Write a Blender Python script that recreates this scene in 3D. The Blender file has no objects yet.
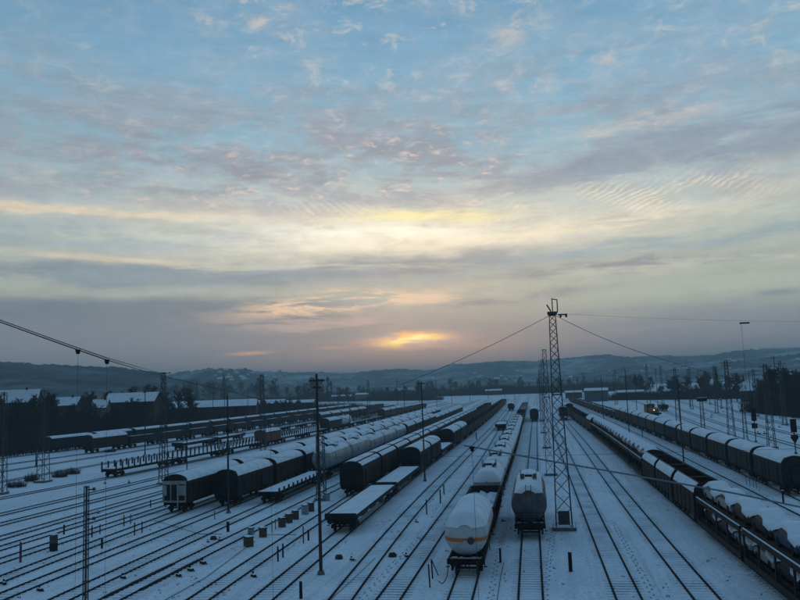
import bpy, math, random
from mathutils import Vector, Matrix, noise as mnoise
R = math.radians
random.seed(12)
sc = bpy.context.scene
# ------------------------------------------------------------------ camera
F = 760.0 / 800.0                      # focal length over picture width
H = 13.3
YAW, PITCH, ROLL = R(10.4), R(6.4), R(2.0)
f0 = Vector((-math.sin(YAW), math.cos(YAW), 0))
r0 = Vector((math.cos(YAW), math.sin(YAW), 0))
fw = (f0 * math.cos(PITCH) + Vector((0, 0, 1)) * math.sin(PITCH)).normalized()
u0 = r0.cross(fw).normalized()
rt = r0 * math.cos(ROLL) - u0 * math.sin(ROLL)
up = u0 * math.cos(ROLL) + r0 * math.sin(ROLL)
cam = bpy.data.cameras.new('camera')
cam.sensor_width = 36; cam.lens = 36 * F; cam.clip_end = 20000; cam.clip_start = 0.5
co = bpy.data.objects.new('camera', cam); sc.collection.objects.link(co)
co.matrix_world = Matrix(((rt.x, up.x, -fw.x, 0), (rt.y, up.y, -fw.y, 0), (rt.z, up.z, -fw.z, H), (0, 0, 0, 1)))
sc.camera = co
sc.view_settings.view_transform = 'Standard'; sc.view_settings.look = 'None'
sc.view_settings.exposure = 0.0; sc.view_settings.gamma = 1
sc.render.engine = 'CYCLES'
sc.cycles.use_denoising = True
sc.cycles.max_bounces = 5; sc.cycles.volume_bounces = 0
sc.cycles.diffuse_bounces = 3

def ray(px, py):
    return fw + rt * ((px - 400) / 760) - up * ((py - 300) / 760)
def G(px, py, z=0.0):                  # where the line of sight meets the level z
    d = ray(px, py); t = (z - H) / d.z
    return Vector((d.x * t, d.y * t, z))
def at(px, py, Y):                     # where it meets the upright plane at distance Y
    d = ray(px, py); t = Y / d.y
    return Vector((d.x * t, Y, H + d.z * t))
def AE(px, py):
    d = ray(px, py).normalized()
    return math.atan2(d.dot(r0), d.dot(f0)), math.asin(d.z)
def lin(c):
    return tuple(((v / 255) / 12.92 if v / 255 <= 0.04045 else ((v / 255 + 0.055) / 1.055) ** 2.4) for v in c)

# ------------------------------------------------------------------ world: dusk sky with clouds
world = bpy.data.worlds.new('World'); sc.world = world; world.use_nodes = True
nt = world.node_tree; nt.nodes.clear()
class S:                               # tiny expression wrapper for shader nodes
    def __init__(s, sock): s.k = sock
    def _m(a, op, b=None, c=None, clamp=False):
        n = nt.nodes.new('ShaderNodeMath'); n.operation = op; n.use_clamp = clamp
        for i, v in enumerate((a, b, c)):
            if v is None: continue
            if isinstance(v, S): nt.links.new(v.k, n.inputs[i])
            else: n.inputs[i].default_value = v
        return S(n.outputs[0])
    def __add__(a, b): return S._m(a, 'ADD', b)
    def __radd__(a, b): return S._m(a, 'ADD', b)
    def __sub__(a, b): return S._m(a, 'SUBTRACT', b)
    def __rsub__(a, b): return S._m(b, 'SUBTRACT', a)
    def __mul__(a, b): return S._m(a, 'MULTIPLY', b)
    def __rmul__(a, b): return S._m(a, 'MULTIPLY', b)
    def __truediv__(a, b): return S._m(a, 'DIVIDE', b)
def sstep(x, a, b, lo=0.0, hi=1.0):
    n = nt.nodes.new('ShaderNodeMapRange'); n.interpolation_type = 'SMOOTHSTEP'
    nt.links.new(x.k, n.inputs[0])
    if a > b: a, b, lo, hi = b, a, hi, lo
    n.inputs[1].default_value = a; n.inputs[2].default_value = b
    n.inputs[3].default_value = lo; n.inputs[4].default_value = hi
    return S(n.outputs[0])
def vec(x, y, z=0.0):
    n = nt.nodes.new('ShaderNodeCombineXYZ')
    for i, v in enumerate((x, y, z)):
        if isinstance(v, S): nt.links.new(v.k, n.inputs[i])
        else: n.inputs[i].default_value = v
    return S(n.outputs[0])
def noi(v, scale, detail=4, rough=0.55, dist=0.0):
    n = nt.nodes.new('ShaderNodeTexNoise'); n.noise_dimensions = '3D'
    n.inputs['Scale'].default_value = scale; n.inputs['Detail'].default_value = detail
    n.inputs['Roughness'].default_value = rough; n.inputs['Distortion'].default_value = dist
    nt.links.new(v.k, n.inputs['Vector']); return S(n.outputs['Fac'])
def mixc(a, b, f):
    n = nt.nodes.new('ShaderNodeMix'); n.data_type = 'RGBA'
    if isinstance(f, S): nt.links.new(f.k, n.inputs[0])
    else: n.inputs[0].default_value = f
    for i, v in ((6, a), (7, b)):
        if isinstance(v, S): nt.links.new(v.k, n.inputs[i])
        else: n.inputs[i].default_value = (*lin(v), 1)
    return S(n.outputs[2])
tc = nt.nodes.new('ShaderNodeTexCoord')
sep = nt.nodes.new('ShaderNodeSeparateXYZ'); nt.links.new(tc.outputs['Generated'], sep.inputs[0])
X, Y_, Z = (S(sep.outputs[i]) for i in range(3))
dr = X * r0.x + Y_ * r0.y; df = X * f0.x + Y_ * f0.y
A = S._m(dr, 'ARCTAN2', df)
E = S._m(Z, 'ARCSINE')
zc = S._m(Z, 'MAXIMUM', 0.0) + 0.07
P1 = vec(dr / zc, df / zc, 0.0)        # where the line of sight meets a high cloud deck
def gauss(px, py, wx, wy, tilt=0.0, Ac=None, Ec=None):
    a, e = AE(px, py)
    da = ((A if Ac is None else Ac) - a); de = (E if Ec is None else Ec) - e
    if tilt: de = de - da * math.tan(R(tilt))
    q = (da * (760 / wx)); w = (de * (760 / wy))
    return S._m(-1.0 * (q * q + w * w) if False else (q * q + w * w) * -1.0, 'EXPONENT')
ramp = nt.nodes.new('ShaderNodeValToRGB'); cr = ramp.color_ramp
stops = [(-3, (92, 104, 122)), (0, (132, 136, 148)), (2.5, (152, 152, 156)), (5, (170, 172, 168)), (8, (186, 194, 184)),
         (11.5, (190, 204, 200)), (15, (174, 198, 206)), (18, (154, 190, 208)), (22, (138, 182, 208)),
         (28, (114, 162, 196)), (45, (96, 148, 192)), (70, (84, 134, 180)), (90, (80, 130, 176))]
for i, (e, c) in enumerate(stops):
    p = (e + 10) / 100
    el = cr.elements[0] if i == 0 else (cr.elements[1] if i == 1 else cr.elements.new(p))
    el.position = p; el.color = (*lin(c), 1)
nt.links.new((E * (180 / math.pi / 100) + 0.1).k, ramp.inputs[0])
sky = S(ramp.outputs[0])
warp = noi(vec(A, E * 2.0, 3.0), 3.0, 3)
Aw = A + (warp - 0.5) * 0.10
Ew = E + (noi(vec(A, E * 3.0, 9.0), 6.0, 8, 0.65) - 0.5) * 0.045
str1 = noi(vec(A, E * 6.0, 0.5), 4.0, 10, 0.66, 0.4)      # long thin streaks
str2 = noi(vec(A, E * 7.0, 4.5), 8.0, 9, 0.68, 0.3)
mot = noi(vec(A, E * 2.2, 1.5), 26.0, 6, 0.7, 0.6)        # fine mottling of the cloud deck
puff = noi(P1, 3.0, 10, 0.70, 0.3)
fine = noi(P1, 13.0, 6, 0.7, 0.5)
clampS = lambda v: S._m(v, 'MINIMUM', 1.0)
sky = mixc(sky, (190, 202, 184), gauss(720, 290, 190, 45) * 0.75)
# veil with the broad cream glow
sky = mixc(sky, (238, 228, 204), gauss(400, 232, 290, 40, 0, Aw, Ew) * 0.75)
sky = mixc(sky, (226, 214, 198), sstep(str1, 0.42, 0.62) * gauss(400, 205, 560, 34) * 0.75)
sky = mixc(sky, (176, 192, 204), sstep(str2, 0.50, 0.68) * sstep(E, 0.10, 0.18) * sstep(E, 0.34, 0.24) * 0.45)
# grey-mauve altocumulus deck
deck = puff * 0.5 + mot * 0.25 + str1 * 0.25
m = sstep(deck, 0.44, 0.56) * sstep(E, 0.20, 0.27) * sstep(Ew, 0.44, 0.33)
sky = mixc(sky, (156, 166, 180), m * 0.62)
m = sstep(deck, 0.42, 0.60) * clampS(gauss(330, 155, 300, 44, 0, Aw, Ew) * 1.4)
sky = mixc(sky, (158, 158, 168), m * 0.9)
m = sstep(mot * 0.6 + fine * 0.4, 0.50, 0.64) * clampS(gauss(400, 160, 420, 50, 0, Aw, Ew))
sky = mixc(sky, (196, 190, 188), m * 0.55)
m = sstep(fine * 0.5 + mot * 0.5, 0.52, 0.64) * (gauss(330, 195, 300, 32) + gauss(420, 155, 160, 30) * 0.6)
sky = mixc(sky, (240, 216, 196), m * 0.75)
# little rolls lit from below
def waves(scale, direction, kx, ky, dist=1.2):
    wv = nt.nodes.new('ShaderNodeTexWave'); wv.wave_type = 'BANDS'; wv.bands_direction = direction
    wv.inputs['Scale'].default_value = scale; wv.inputs['Distortion'].default_value = dist * 2.2; wv.inputs['Detail'].default_value = 3; wv.inputs['Detail Scale'].default_value = 1.5
    nt.links.new(vec(A * kx + Ew * ky, 0.0, 0.0).k, wv.inputs['Vector']); return S(wv.outputs['Fac'])
patch = noi(vec(A, E * 3.0, 7.0), 7.0, 4)
m = sstep(waves(24, 'X', 1.0, -2.0), 0.30, 0.90) * sstep(patch, 0.32, 0.54) * clampS(gauss(590, 204, 190, 15, 2) * 1.5)
sky = mixc(sky, (252, 232, 200), m * sstep(noi(vec(A, E * 2.0, 12.0), 14.0, 3), 0.40, 0.60) * 0.8)
m = sstep(waves(26, 'X', 1.0, 1.2), 0.35, 0.95) * sstep(patch, 0.36, 0.56) * clampS(gauss(290, 226, 130, 22, 2) * 1.2)
sky = mixc(sky, (248, 224, 196), m * sstep(noi(vec(A, E * 2.0, 15.0), 16.0, 3), 0.42, 0.62) * 0.6)
m = sstep(puff * 0.5 + noi(P1, 7.0, 8, 0.7, 0.4) * 0.5, 0.42, 0.58) * sstep(E, 0.28, 0.36)
sky = mixc(sky, (160, 180, 196), m * 0.38)
m = sstep(fine * 0.6 + mot * 0.4, 0.50, 0.66) * sstep(E, 0.26, 0.36) * sstep(puff, 0.44, 0.56)
sky = mixc(sky, (196, 200, 202), m * 0.45)
# pale wisps high up
wis = noi(vec(A, E * 1.7, 2.0), 22.0, 8, 0.68, 0.5)
big = noi(vec(A, E * 1.2, 5.0), 4.5, 3)
m = sstep(wis, 0.52, 0.66) * sstep(E, 0.32, 0.40) * sstep(big, 0.46, 0.62)
sky = mixc(sky, (204, 204, 200), m * 0.7)
m = sstep(wis, 0.42, 0.66) * clampS(gauss(585, 66, 50, 18, 8) + gauss(515, 28, 34, 16, 30) + gauss(650, 118, 50, 8, 6) + gauss(272, 18, 26, 9, 25) + gauss(205, 22, 18, 8) + gauss(470, 8, 14, 9) + gauss(390, 12, 20, 7) + gauss(735, 30, 40, 8, 10))
sky = mixc(sky, (220, 208, 196), m * 0.7)
# brightest part of the veil
sky = mixc(sky, (255, 250, 228), clampS(gauss(375, 238, 125, 15, 0, Aw, Ew) * 1.25) * sstep(str2 * 0.6 + mot * 0.4, 0.34, 0.54))
sky = mixc(sky, (255, 240, 175), clampS(gauss(425, 215, 70, 6, -1, Aw, Ew) * 1.4) * sstep(str2, 0.30, 0.55))
sky = mixc(sky, (254, 240, 208), gauss(560, 230, 150, 9, 2, Aw, Ew) * sstep(str2, 0.38, 0.58) * 0.85)
sky = mixc(sky, (250, 232, 200), clampS(gauss(60, 209, 150, 4, -1, A, Ew) * 1.3 + gauss(120, 260, 110, 3, -3) * 1.3) * sstep(str1, 0.35, 0.5) * 0.85)
sky = mixc(sky, (250, 232, 204), gauss(300, 250, 240, 14, 0, Aw, Ew) * sstep(str1, 0.46, 0.60) * 0.7)
# grey clouds in front of it
def cloud(px, py, wx, wy, col, k, tilt=0.0, lo=0.35, hi=0.55, n=None):
    global sky
    sky = mixc(sky, col, clampS(gauss(px, py, wx, wy, tilt, Aw, Ew) * 1.8) * sstep(n or str1, lo, hi) * k)
cloud(410, 267, 120, 9, (160, 166, 172), 1.0, 1, .36, .48)
cloud(300, 272, 160, 5, (158, 168, 176), 0.9, -1, .40, .52)
cloud(610, 268, 110, 5, (158, 162, 168), 0.9, 1, .40, .54)
cloud(560, 272, 300, 12, (172, 180, 182), 0.7, 0, .46, .58, str2)
cloud(150, 277, 220, 11, (142, 160, 174), 0.8, 0, .38, .56)
cloud(520, 297, 60, 4, (148, 152, 162), 0.95, 3)
cloud(60, 236, 160, 12, (160, 182, 194), 0.7, 0, .38, .56)
cloud(690, 240, 160, 6, (164, 184, 192), 0.8, 2, .40, .56)
cloud(690, 262, 120, 8, (216, 214, 190), 0.6, 2, .46, .6, str2)
cloud(710, 145, 150, 24, (148, 164, 180), 0.75, 4, .42, .56)
cloud(640, 122, 60, 5, (208, 202, 194), 0.45, 6, .44, .58, str2)
sky = mixc(sky, (130, 142, 158), gauss(778, 292, 20, 3.0) * 0.8)
# low bank: long, flat, blue-grey
top = E + (str1 - 0.5) * 0.035 + (warp - 0.5) * 0.02
aL, eL = AE(150, 298)
bank = sstep(top, eL + 0.006, eL - 0.010) * sstep(Aw, 0.02, -0.16) * sstep(E, -0.03, 0.02, 0.7, 1.0)
sky = mixc(sky, (118, 133, 148), bank * 0.9)
bank2 = sstep(E + (str1 - 0.5) * 0.06, 0.105, 0.060)
sky = mixc(sky, (136, 143, 156), bank2 * 0.8)
sky = mixc(sky, (126, 134, 152), sstep(str2, 0.47, 0.62) * gauss(400, 335, 700, 26) * 0.45)
sky = mixc(sky, (184, 168, 166), sstep(str1, 0.50, 0.64) * gauss(470, 335, 260, 26) * 0.6)
# sunset glow showing through gaps
cloud(345, 303, 90, 7, (248, 212, 176), 1.0, 4, 0.44, 0.54, str2)
cloud(410, 300, 80, 4, (236, 208, 182), 0.8, 2, 0.44, 0.56, str2)
cloud(340, 322, 90, 6, (204, 182, 174), 0.7, 0, 0.44, 0.58, str2)
sky = mixc(sky, (230, 170, 146), gauss(420, 346, 90, 12) * sstep(str2, 0.36, 0.60) * 0.55)
glow = clampS(gauss(412, 340, 34, 6.5, 0, Aw, Ew) * 1.9) * sstep(str2 * 0.5 + mot * 0.5, 0.40, 0.52)
sky = mixc(sky, (255, 186, 104), glow)
sky = mixc(sky, (255, 232, 140), clampS(gauss(412, 340.5, 26, 3.0, 0, Aw, Ew) * 1.8) * sstep(str2, 0.40, 0.52))
sky = mixc(sky, (240, 190, 156), gauss(250, 353, 20, 2.0, 0, A, E + (str2 - 0.5) * 0.01) * 1.0)
sky = mixc(sky, (216, 176, 160), gauss(325, 348, 14, 1.5, 0, Aw, E) * 0.7)
sky = mixc(sky, (186, 156, 158), gauss(400, 368, 150, 8) * 0.5)
# the sky away from the sunset is darker
absA = S._m(A, 'ABSOLUTE')
dark = sstep(absA, 0.45, 2.6, 1.0, 0.50) * sstep(E, -0.12, -0.01, 0.25, 1.0)
lft = sstep(A, -0.62, -0.1, 0.88, 1.0)
nish = nt.nodes.new('ShaderNodeTexSky'); nish.sky_type = 'NISHITA'; nish.sun_disc = False
SUN_AZ = -YAW + AE(418, 341)[0]; SUN_EL = R(3.3)
nish.sun_elevation = SUN_EL; nish.sun_rotation = SUN_AZ; nish.air_density = 1.0; nish.dust_density = 1.0
def cmul(c, f):
    n = nt.nodes.new('ShaderNodeVectorMath'); n.operation = 'SCALE'
    nt.links.new(c.k, n.inputs[0])
    if isinstance(f, S): nt.links.new(f.k, n.inputs['Scale'])
    else: n.inputs['Scale'].default_value = f
    return S(n.outputs[0])
def cadd(a, b):
    n = nt.nodes.new('ShaderNodeVectorMath'); n.operation = 'ADD'
    nt.links.new(a.k, n.inputs[0]); nt.links.new(b.k, n.inputs[1]); return S(n.outputs[0])
gl = gauss(412, 340, 42, 8) * 1.0 + gauss(345, 303, 90, 9) * 0.15 + gauss(385, 228, 220, 30) * 0.22
tex = (str2 - 0.5) * 0.55 + (mot - 0.5) * 0.35 + (fine - 0.5) * 0.25
bost = (gl + 1.0) * (tex * sstep(E, 0.06, 0.12) * sstep(E, 0.5, 0.3, 0.5, 1.0) + 1.0) * sstep(E, 0.02, 0.17, 1.24, 1.0)
BG = 0.1
full = cadd(cmul(sky, dark * lft * bost * (0.97 / BG)), cmul(S(nish.outputs[0]), 0.10))
bg = nt.nodes.new('ShaderNodeBackground'); bg.inputs[1].default_value = BG
nt.links.new(full.k, bg.inputs[0])
wo = nt.nodes.new('ShaderNodeOutputWorld'); nt.links.new(bg.outputs[0], wo.inputs[0])
# ------------------------------------------------------------------ sun, veiled by cloud
sl = bpy.data.lights.new('sun', 'SUN'); sl.energy = 0.03; sl.angle = R(12); sl.color = (1.0, 0.72, 0.5)
so = bpy.data.objects.new('sun', sl); sc.collection.objects.link(so)
sd = Vector((math.sin(SUN_AZ) * math.cos(SUN_EL), math.cos(SUN_AZ) * math.cos(SUN_EL), math.sin(SUN_EL)))
so.rotation_euler = sd.to_track_quat('Z', 'Y').to_euler()

# ------------------------------------------------------------------ materials
MATS = {}
def mat(name, col, rough=0.85, col2=None, scale=2.0, metal=0.0, bump=0.0, bscale=None, emit=None, lo=0.4, hi=0.65, coords='Object', spec=0.3):
    if name in MATS: return MATS[name]
    m = bpy.data.materials.new(name); m.use_nodes = True; t = m.node_tree
    b = t.nodes['Principled BSDF']; b.inputs['Roughness'].default_value = rough
    b.inputs['Metallic'].default_value = metal; b.inputs['Specular IOR Level'].default_value = spec
    b.inputs['Base Color'].default_value = (*col, 1)
    c = t.nodes.new('ShaderNodeTexCoord')
    if col2:
        n = t.nodes.new('ShaderNodeTexNoise'); n.inputs['Scale'].default_value = scale; n.inputs['Detail'].default_value = 6
        n.inputs['Roughness'].default_value = 0.65
        t.links.new(c.outputs[coords], n.inputs['Vector'])
        mr = t.nodes.new('ShaderNodeMapRange'); mr.inputs[1].default_value = lo; mr.inputs[2].default_value = hi
        t.links.new(n.outputs[0], mr.inputs[0])
        x = t.nodes.new('ShaderNodeMix'); x.data_type = 'RGBA'
        x.inputs[6].default_value = (*col, 1); x.inputs[7].default_value = (*col2, 1)
        t.links.new(mr.outputs[0], x.inputs[0]); t.links.new(x.outputs[2], b.inputs['Base Color'])
    if bump:
        n2 = t.nodes.new('ShaderNodeTexNoise'); n2.inputs['Scale'].default_value = bscale or scale * 3; n2.inputs['Detail'].default_value = 5
        t.links.new(c.outputs[coords], n2.inputs['Vector'])
        bp = t.nodes.new('ShaderNodeBump'); bp.inputs['Strength'].default_value = bump; bp.inputs['Distance'].default_value = 0.2
        t.links.new(n2.outputs[0], bp.inputs['Height']); t.links.new(bp.outputs[0], b.inputs['Normal'])
    if emit:
        b.inputs['Emission Color'].default_value = (*emit[0], 1); b.inputs['Emission Strength'].default_value = emit[1]
    MATS[name] = m; return m
SN = (0.76, 0.87, 0.95)
M_snow = mat('snow', SN, 0.9, (0.62, 0.73, 0.82), 0.8, bump=0.35, bscale=6)
M_rail = mat('rail_steel', (0.022, 0.021, 0.024), 0.95, (0.035, 0.03, 0.03), 3, spec=0.1)
M_dark = mat('dark_underframe', (0.010, 0.010, 0.012), 0.95, (0.018, 0.016, 0.015), 3)
M_wheel = mat('wheel_steel', (0.03, 0.026, 0.024), 0.7)
M_brown = mat('brown_wagon_paint', (0.034, 0.023, 0.022), 0.85, (0.018, 0.016, 0.017), 1.2)
M_black = mat('black_wagon_paint', (0.013, 0.014, 0.017), 0.85, (0.026, 0.023, 0.023), 1.2)
M_green = mat('green_grey_wagon_paint', (0.026, 0.037, 0.036), 0.85, (0.018, 0.022, 0.023), 0.9)
M_rust = mat('rust_red_wagon_paint', (0.10, 0.04, 0.03), 0.85, (0.06, 0.03, 0.025), 1.1)
M_orange = mat('orange_wagon_paint', (0.15, 0.06, 0.038), 0.85, (0.10, 0.045, 0.032), 1.1)
M_tankw = mat('white_tank_paint', (0.50, 0.54, 0.56), 0.5, (0.30, 0.31, 0.31), 1.4, lo=.45, hi=.8)
M_silver = mat('silver_tank_metal', (0.34, 0.38, 0.42), 0.6, (0.20, 0.22, 0.24), 1.3, metal=0.1)
M_tankd = mat('grey_tank_paint', (0.10, 0.115, 0.13), 0.45, (0.06, 0.066, 0.07), 1.0)
M_stripe = mat('orange_stripe_paint', (0.55, 0.16, 0.05), 0.5)
M_white = mat('pale_end_paint', (0.30, 0.34, 0.36), 0.6, (0.2, 0.22, 0.24), 2)
M_steel = mat('galvanised_steel', (0.06, 0.065, 0.075), 0.6, (0.04, 0.042, 0.048), 2)
M_pole = mat('dark_pole_steel', (0.03, 0.032, 0.038), 0.75)
M_wire = mat('wire', (0.035, 0.035, 0.04), 0.6)
M_conc = mat('concrete', (0.16, 0.16, 0.17), 0.9, (0.11, 0.11, 0.11), 3)
M_glass = mat('dark_glass', (0.02, 0.025, 0.03), 0.5, spec=0.2)
M_cab1 = mat('grey_cabinet_paint', (0.20, 0.24, 0.27), 0.7)
M_cab2 = mat('ochre_cabinet_paint', (0.085, 0.055, 0.04), 0.75)
M_ballast = mat('ballast', (0.10, 0.095, 0.11), 0.95, (0.30, 0.40, 0.48), 2.2, bump=0.5, bscale=12, lo=0.45, hi=0.6)
M_bark = mat('bark', (0.045, 0.036, 0.036), 0.95, (0.03, 0.026, 0.028), 4)
M_twig = mat('twigs', (0.048, 0.036, 0.038), 0.95)
M_fir = mat('conifer_needles', (0.022, 0.036, 0.03), 0.95, (0.035, 0.05, 0.04), 1)
M_brick = mat('brick_wall', (0.07, 0.045, 0.04), 0.9, (0.05, 0.035, 0.03), 2)
M_plaster = mat('plaster_wall', (0.22, 0.21, 0.20), 0.9, (0.17, 0.165, 0.16), 1)
M_shed = mat('shed_cladding', (0.10, 0.13, 0.16), 0.8, (0.08, 0.10, 0.12), 0.3)
M_tile = mat('dark_roof', (0.05, 0.04, 0.04), 0.9)
M_yellow = mat('yellow_engine_paint', (0.30, 0.16, 0.05), 0.6, (0.2, 0.10, 0.04), 1)
M_lamp = mat('lit_lamp', (0.9, 0.8, 0.6), 0.5, emit=((1.0, 0.75, 0.45), 2.5))
M_red = mat('lit_red_lamp', (0.5, 0.1, 0.05), 0.5, emit=((1.0, 0.15, 0.05), 1.0))
M_slate = mat('slate_wagon_paint', (.026, .030, .036), .85, (.014, .015, .018), 1.5)
M_oxide = mat('oxide_wagon_paint', (.045, .024, .020), .88, (.022, .016, .015), 1.3)
CARM = [mat('car_paint_silver', (0.3, 0.32, 0.34), 0.6), mat('car_paint_black', (0.02, 0.02, 0.024), 0.6),
        mat('car_paint_blue', (0.03, 0.05, 0.10), 0.6), mat('car_paint_red', (0.05, 0.025, 0.025), 0.6), mat('car_paint_white', (0.5, 0.5, 0.5), 0.6)]

# ------------------------------------------------------------------ mesh helpers
class MB:
    def __init__(s): s.v = []; s.f = []
    def add(s, vs, fs):
        k = len(s.v); s.v += [tuple(v) for v in vs]; s.f += [tuple(k + i for i in f) for f in fs]; return s
    def box(s, x0, x1, y0, y1, z0, z1):
        return s.add([(x0, y0, z0), (x1, y0, z0), (x1, y1, z0), (x0, y1, z0), (x0, y0, z1), (x1, y0, z1), (x1, y1, z1), (x0, y1, z1)],
                     [(0, 3, 2, 1), (4, 5, 6, 7), (0, 1, 5, 4), (1, 2, 6, 5), (2, 3, 7, 6), (3, 0, 4, 7)])
    def cb(s, cx, cy, cz, sx, sy, sz):
        return s.box(cx - sx / 2, cx + sx / 2, cy - sy / 2, cy + sy / 2, cz - sz / 2, cz + sz / 2)
    def prism(s, prof, y0, y1, cap=True):    # closed (x,z) profile, counter-clockwise, along y
        n = len(prof)
        vs = [(x, y0, z) for x, z in prof] + [(x, y1, z) for x, z in prof]
        fs = [(i, (i + 1) % n, n + (i + 1) % n, n + i) for i in range(n)]
        if cap: fs += [tuple(range(n - 1, -1, -1)), tuple(range(n, 2 * n))]
        return s.add(vs, fs)
    def tube(s, a, b, r, n=6, r2=None, cap=True):
        a = Vector(a); b = Vector(b); d = (b - a)
        if d.length < 1e-6: return s
        q = d.to_track_quat('Z', 'Y'); r2 = r if r2 is None else r2
        vs = [a + q @ Vector((r * math.cos(t), r * math.sin(t), 0)) for t in (2 * math.pi * i / n for i in range(n))]
        vs += [b + q @ Vector((r2 * math.cos(t), r2 * math.sin(t), 0)) for t in (2 * math.pi * i / n for i in range(n))]
        fs = [(i, (i + 1) % n, n + (i + 1) % n, n + i) for i in range(n)]
        if cap: fs += [tuple(range(n - 1, -1, -1)), tuple(range(n, 2 * n))]
        return s.add(vs, fs)
    def path(s, pts, r, n=5):
        for a, b in zip(pts[:-1], pts[1:]): s.tube(a, b, r, n, cap=True)
        return s
    def lathe_y(s, prof, cz, n=24, a0=0.0, a1=2 * math.pi, cx=0.0):   # prof: (y, r) around the y axis through z=cz
        full = abs(a1 - a0 - 2 * math.pi) < 1e-6; m = n if full else n + 1
        vs = []
        for y, r in prof:
            for i in range(m):
                t = a0 + (a1 - a0) * i / n
                vs.append((cx + r * math.cos(t), y, cz + r * math.sin(t)))
        fs = []
        for j in range(len(prof) - 1):
            for i in range(n):
                i2 = (i + 1) % m
                fs.append((j * m + i, (j + 1) * m + i, (j + 1) * m + i2, j * m + i2))
        return s.add(vs, fs)
    def mesh(s, name, m, smooth=False):
        me = bpy.data.meshes.new(name); me.from_pydata(s.v, [], s.f); me.materials.append(m)
        if smooth:
            me.polygons.foreach_set('use_smooth', [True] * len(me.polygons))
            try: me.set_sharp_from_angle(angle=R(38))
            except Exception: pass
        me.update(); return me
C = sc.collection.objects
def obj(name, mesh, parent=None, loc=(0, 0, 0), rz=0.0, label=None):
    o = bpy.data.objects.new(name, mesh); C.link(o)
    o.location = loc; o.rotation_euler = (0, 0, rz)
    if parent: o.parent = parent
    if label: o['label'] = label
    return o
def tag(o, label, cat, group=None):
    o['label'] = label; o['category'] = cat
    if group: o['group'] = group
    return o
def empty(name, loc, rz=0.0, label=None, cat=None, group=None, tilt=(0, 0)):
    o = bpy.data.objects.new(name, None); C.link(o); o.empty_display_size = 0.3
    o.location = loc; o.rotation_euler = (tilt[0], tilt[1], rz)
    if label: tag(o, label, cat, group)
    return o
PROTO = {}
def inst(proto, name, loc, rz, label, cat, group=None):   # proto: list of (part name, mesh, parent index, loc)
    root = empty(name, loc, rz, label, cat, group); made = []
    for p in proto:
        pn, me, pi, l = p[:4]
        o = obj(pn, me, root if pi < 0 else made[pi], l)
        if pn in ('side_ribs', 'step', 'saddle', 'end_frame', 'cross_bar', 'walkway', 'handrail'): o['kind'] = 'stuff'
        made.append(o)
    return root
def struct(name, mesh):
    o = obj(name, mesh); o['kind'] = 'structure'; return o

# ------------------------------------------------------------------ tracks, as paths on the ground
class Track:
    def __init__(s, pix, near=45, far=0, zig=True):
        pts = [G(x, y) for x, y in pix]; pts.sort(key=lambda p: p.length) if zig else None
        a = (pts[0] - pts[1]).normalized(); b = (pts[-1] - pts[-2]).normalized()
        if near: pts.insert(0, pts[0] + a * near)
        if far: pts.append(pts[-1] + b * far)
        dense = []
        for i in range(len(pts) - 1):
            L = (pts[i + 1] - pts[i]).length; n = max(1, int(L / 4))
            dense += [pts[i].lerp(pts[i + 1], k / n) for k in range(n)]
        dense.append(pts[-1])
        for _ in range(60):
            dense = [dense[0]] + [(dense[i - 1] + dense[i] * 2 + dense[i + 1]) / 4 for i in range(1, len(dense) - 1)] + [dense[-1]]
        s.p = dense; s.s = [0.0]
        for i in range(1, len(dense)): s.s.append(s.s[-1] + (dense[i] - dense[i - 1]).length)
        s.n = []
        for i in range(len(dense)):
            d = (dense[min(i + 1, len(dense) - 1)] - dense[max(i - 1, 0)]).normalized(); s.n.append(Vector((d.y, -d.x, 0)))
    def pos(s, t):
        t = max(0.0, min(s.s[-1] - 0.01, t))
        lo, hi = 0, len(s.s) - 1
        while hi - lo > 1:
            m = (lo + hi) // 2
            if s.s[m] <= t: lo = m
            else: hi = m
        return s.p[lo].lerp(s.p[hi], (t - s.s[lo]) / (s.s[hi] - s.s[lo]))
    def near_s(s, px, py):
        g = G(px, py); i = min(range(len(s.p)), key=lambda k: (s.p[k] - g).length)
        best = min(((s.pos(s.s[i] + k * 0.25) - g).length, s.s[i] + k * 0.25) for k in range(-20, 21))
        return best[1]
TR = {}
def track(key, pix, near=45, far=0):
    TR[key] = Track(pix, near, far)
track('R2', [(706, 600), (673, 561), (626, 500), (601, 469), (587, 448), (566, 423), (553, 403)], 45, 200)
track('R1', [(629.5, 600), (585, 500), (571, 467), (560, 442), (550, 415)], 45, 250)
track('T2', [(530, 600), (529.5, 545), (532.7, 468), (534.5, 423), (536, 402)], 45, 250)
track('T1', [(459, 600), (464.5, 582), (490, 505), (509.5, 458), (523.5, 412), (528, 399)], 45, 200)
track('L1', [(389, 600), (409, 572), (436, 533), (458, 500), (471.5, 481), (489.5, 453), (499.5, 433), (510.5, 412), (518, 399)], 45, 150)
track('L2', [(335, 600), (364, 559), (405.5, 517), (421, 500), (469, 452), (490, 431.7), (503, 416), (512, 403)], 45, 150)
track('L3', [(262, 600), (277, 587.5), (312.5, 556.7), (337, 536), (376, 506), (401, 484), (428.5, 463), (457.5, 443), (489, 418), (503, 405)], 45, 150)
track('L4', [(196, 600), (273, 547), (299, 531), (323, 517), (352, 498), (374, 482), (404, 463), (438, 442), (477, 417), (492, 406)], 45, 150)
track('L5', [(95, 606), (142, 582), (186, 562), (228, 540), (272, 519), (314, 500), (347, 483), (380, 465), (420, 443), (462, 419), (482, 407)], 45, 120)
track('L6', [(50, 602), (80, 587.5), (141, 560), (201, 534), (267, 505.5), (304, 489), (345, 469), (385, 450), (425, 431), (460, 414), (478, 405)], 45, 120)
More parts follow.
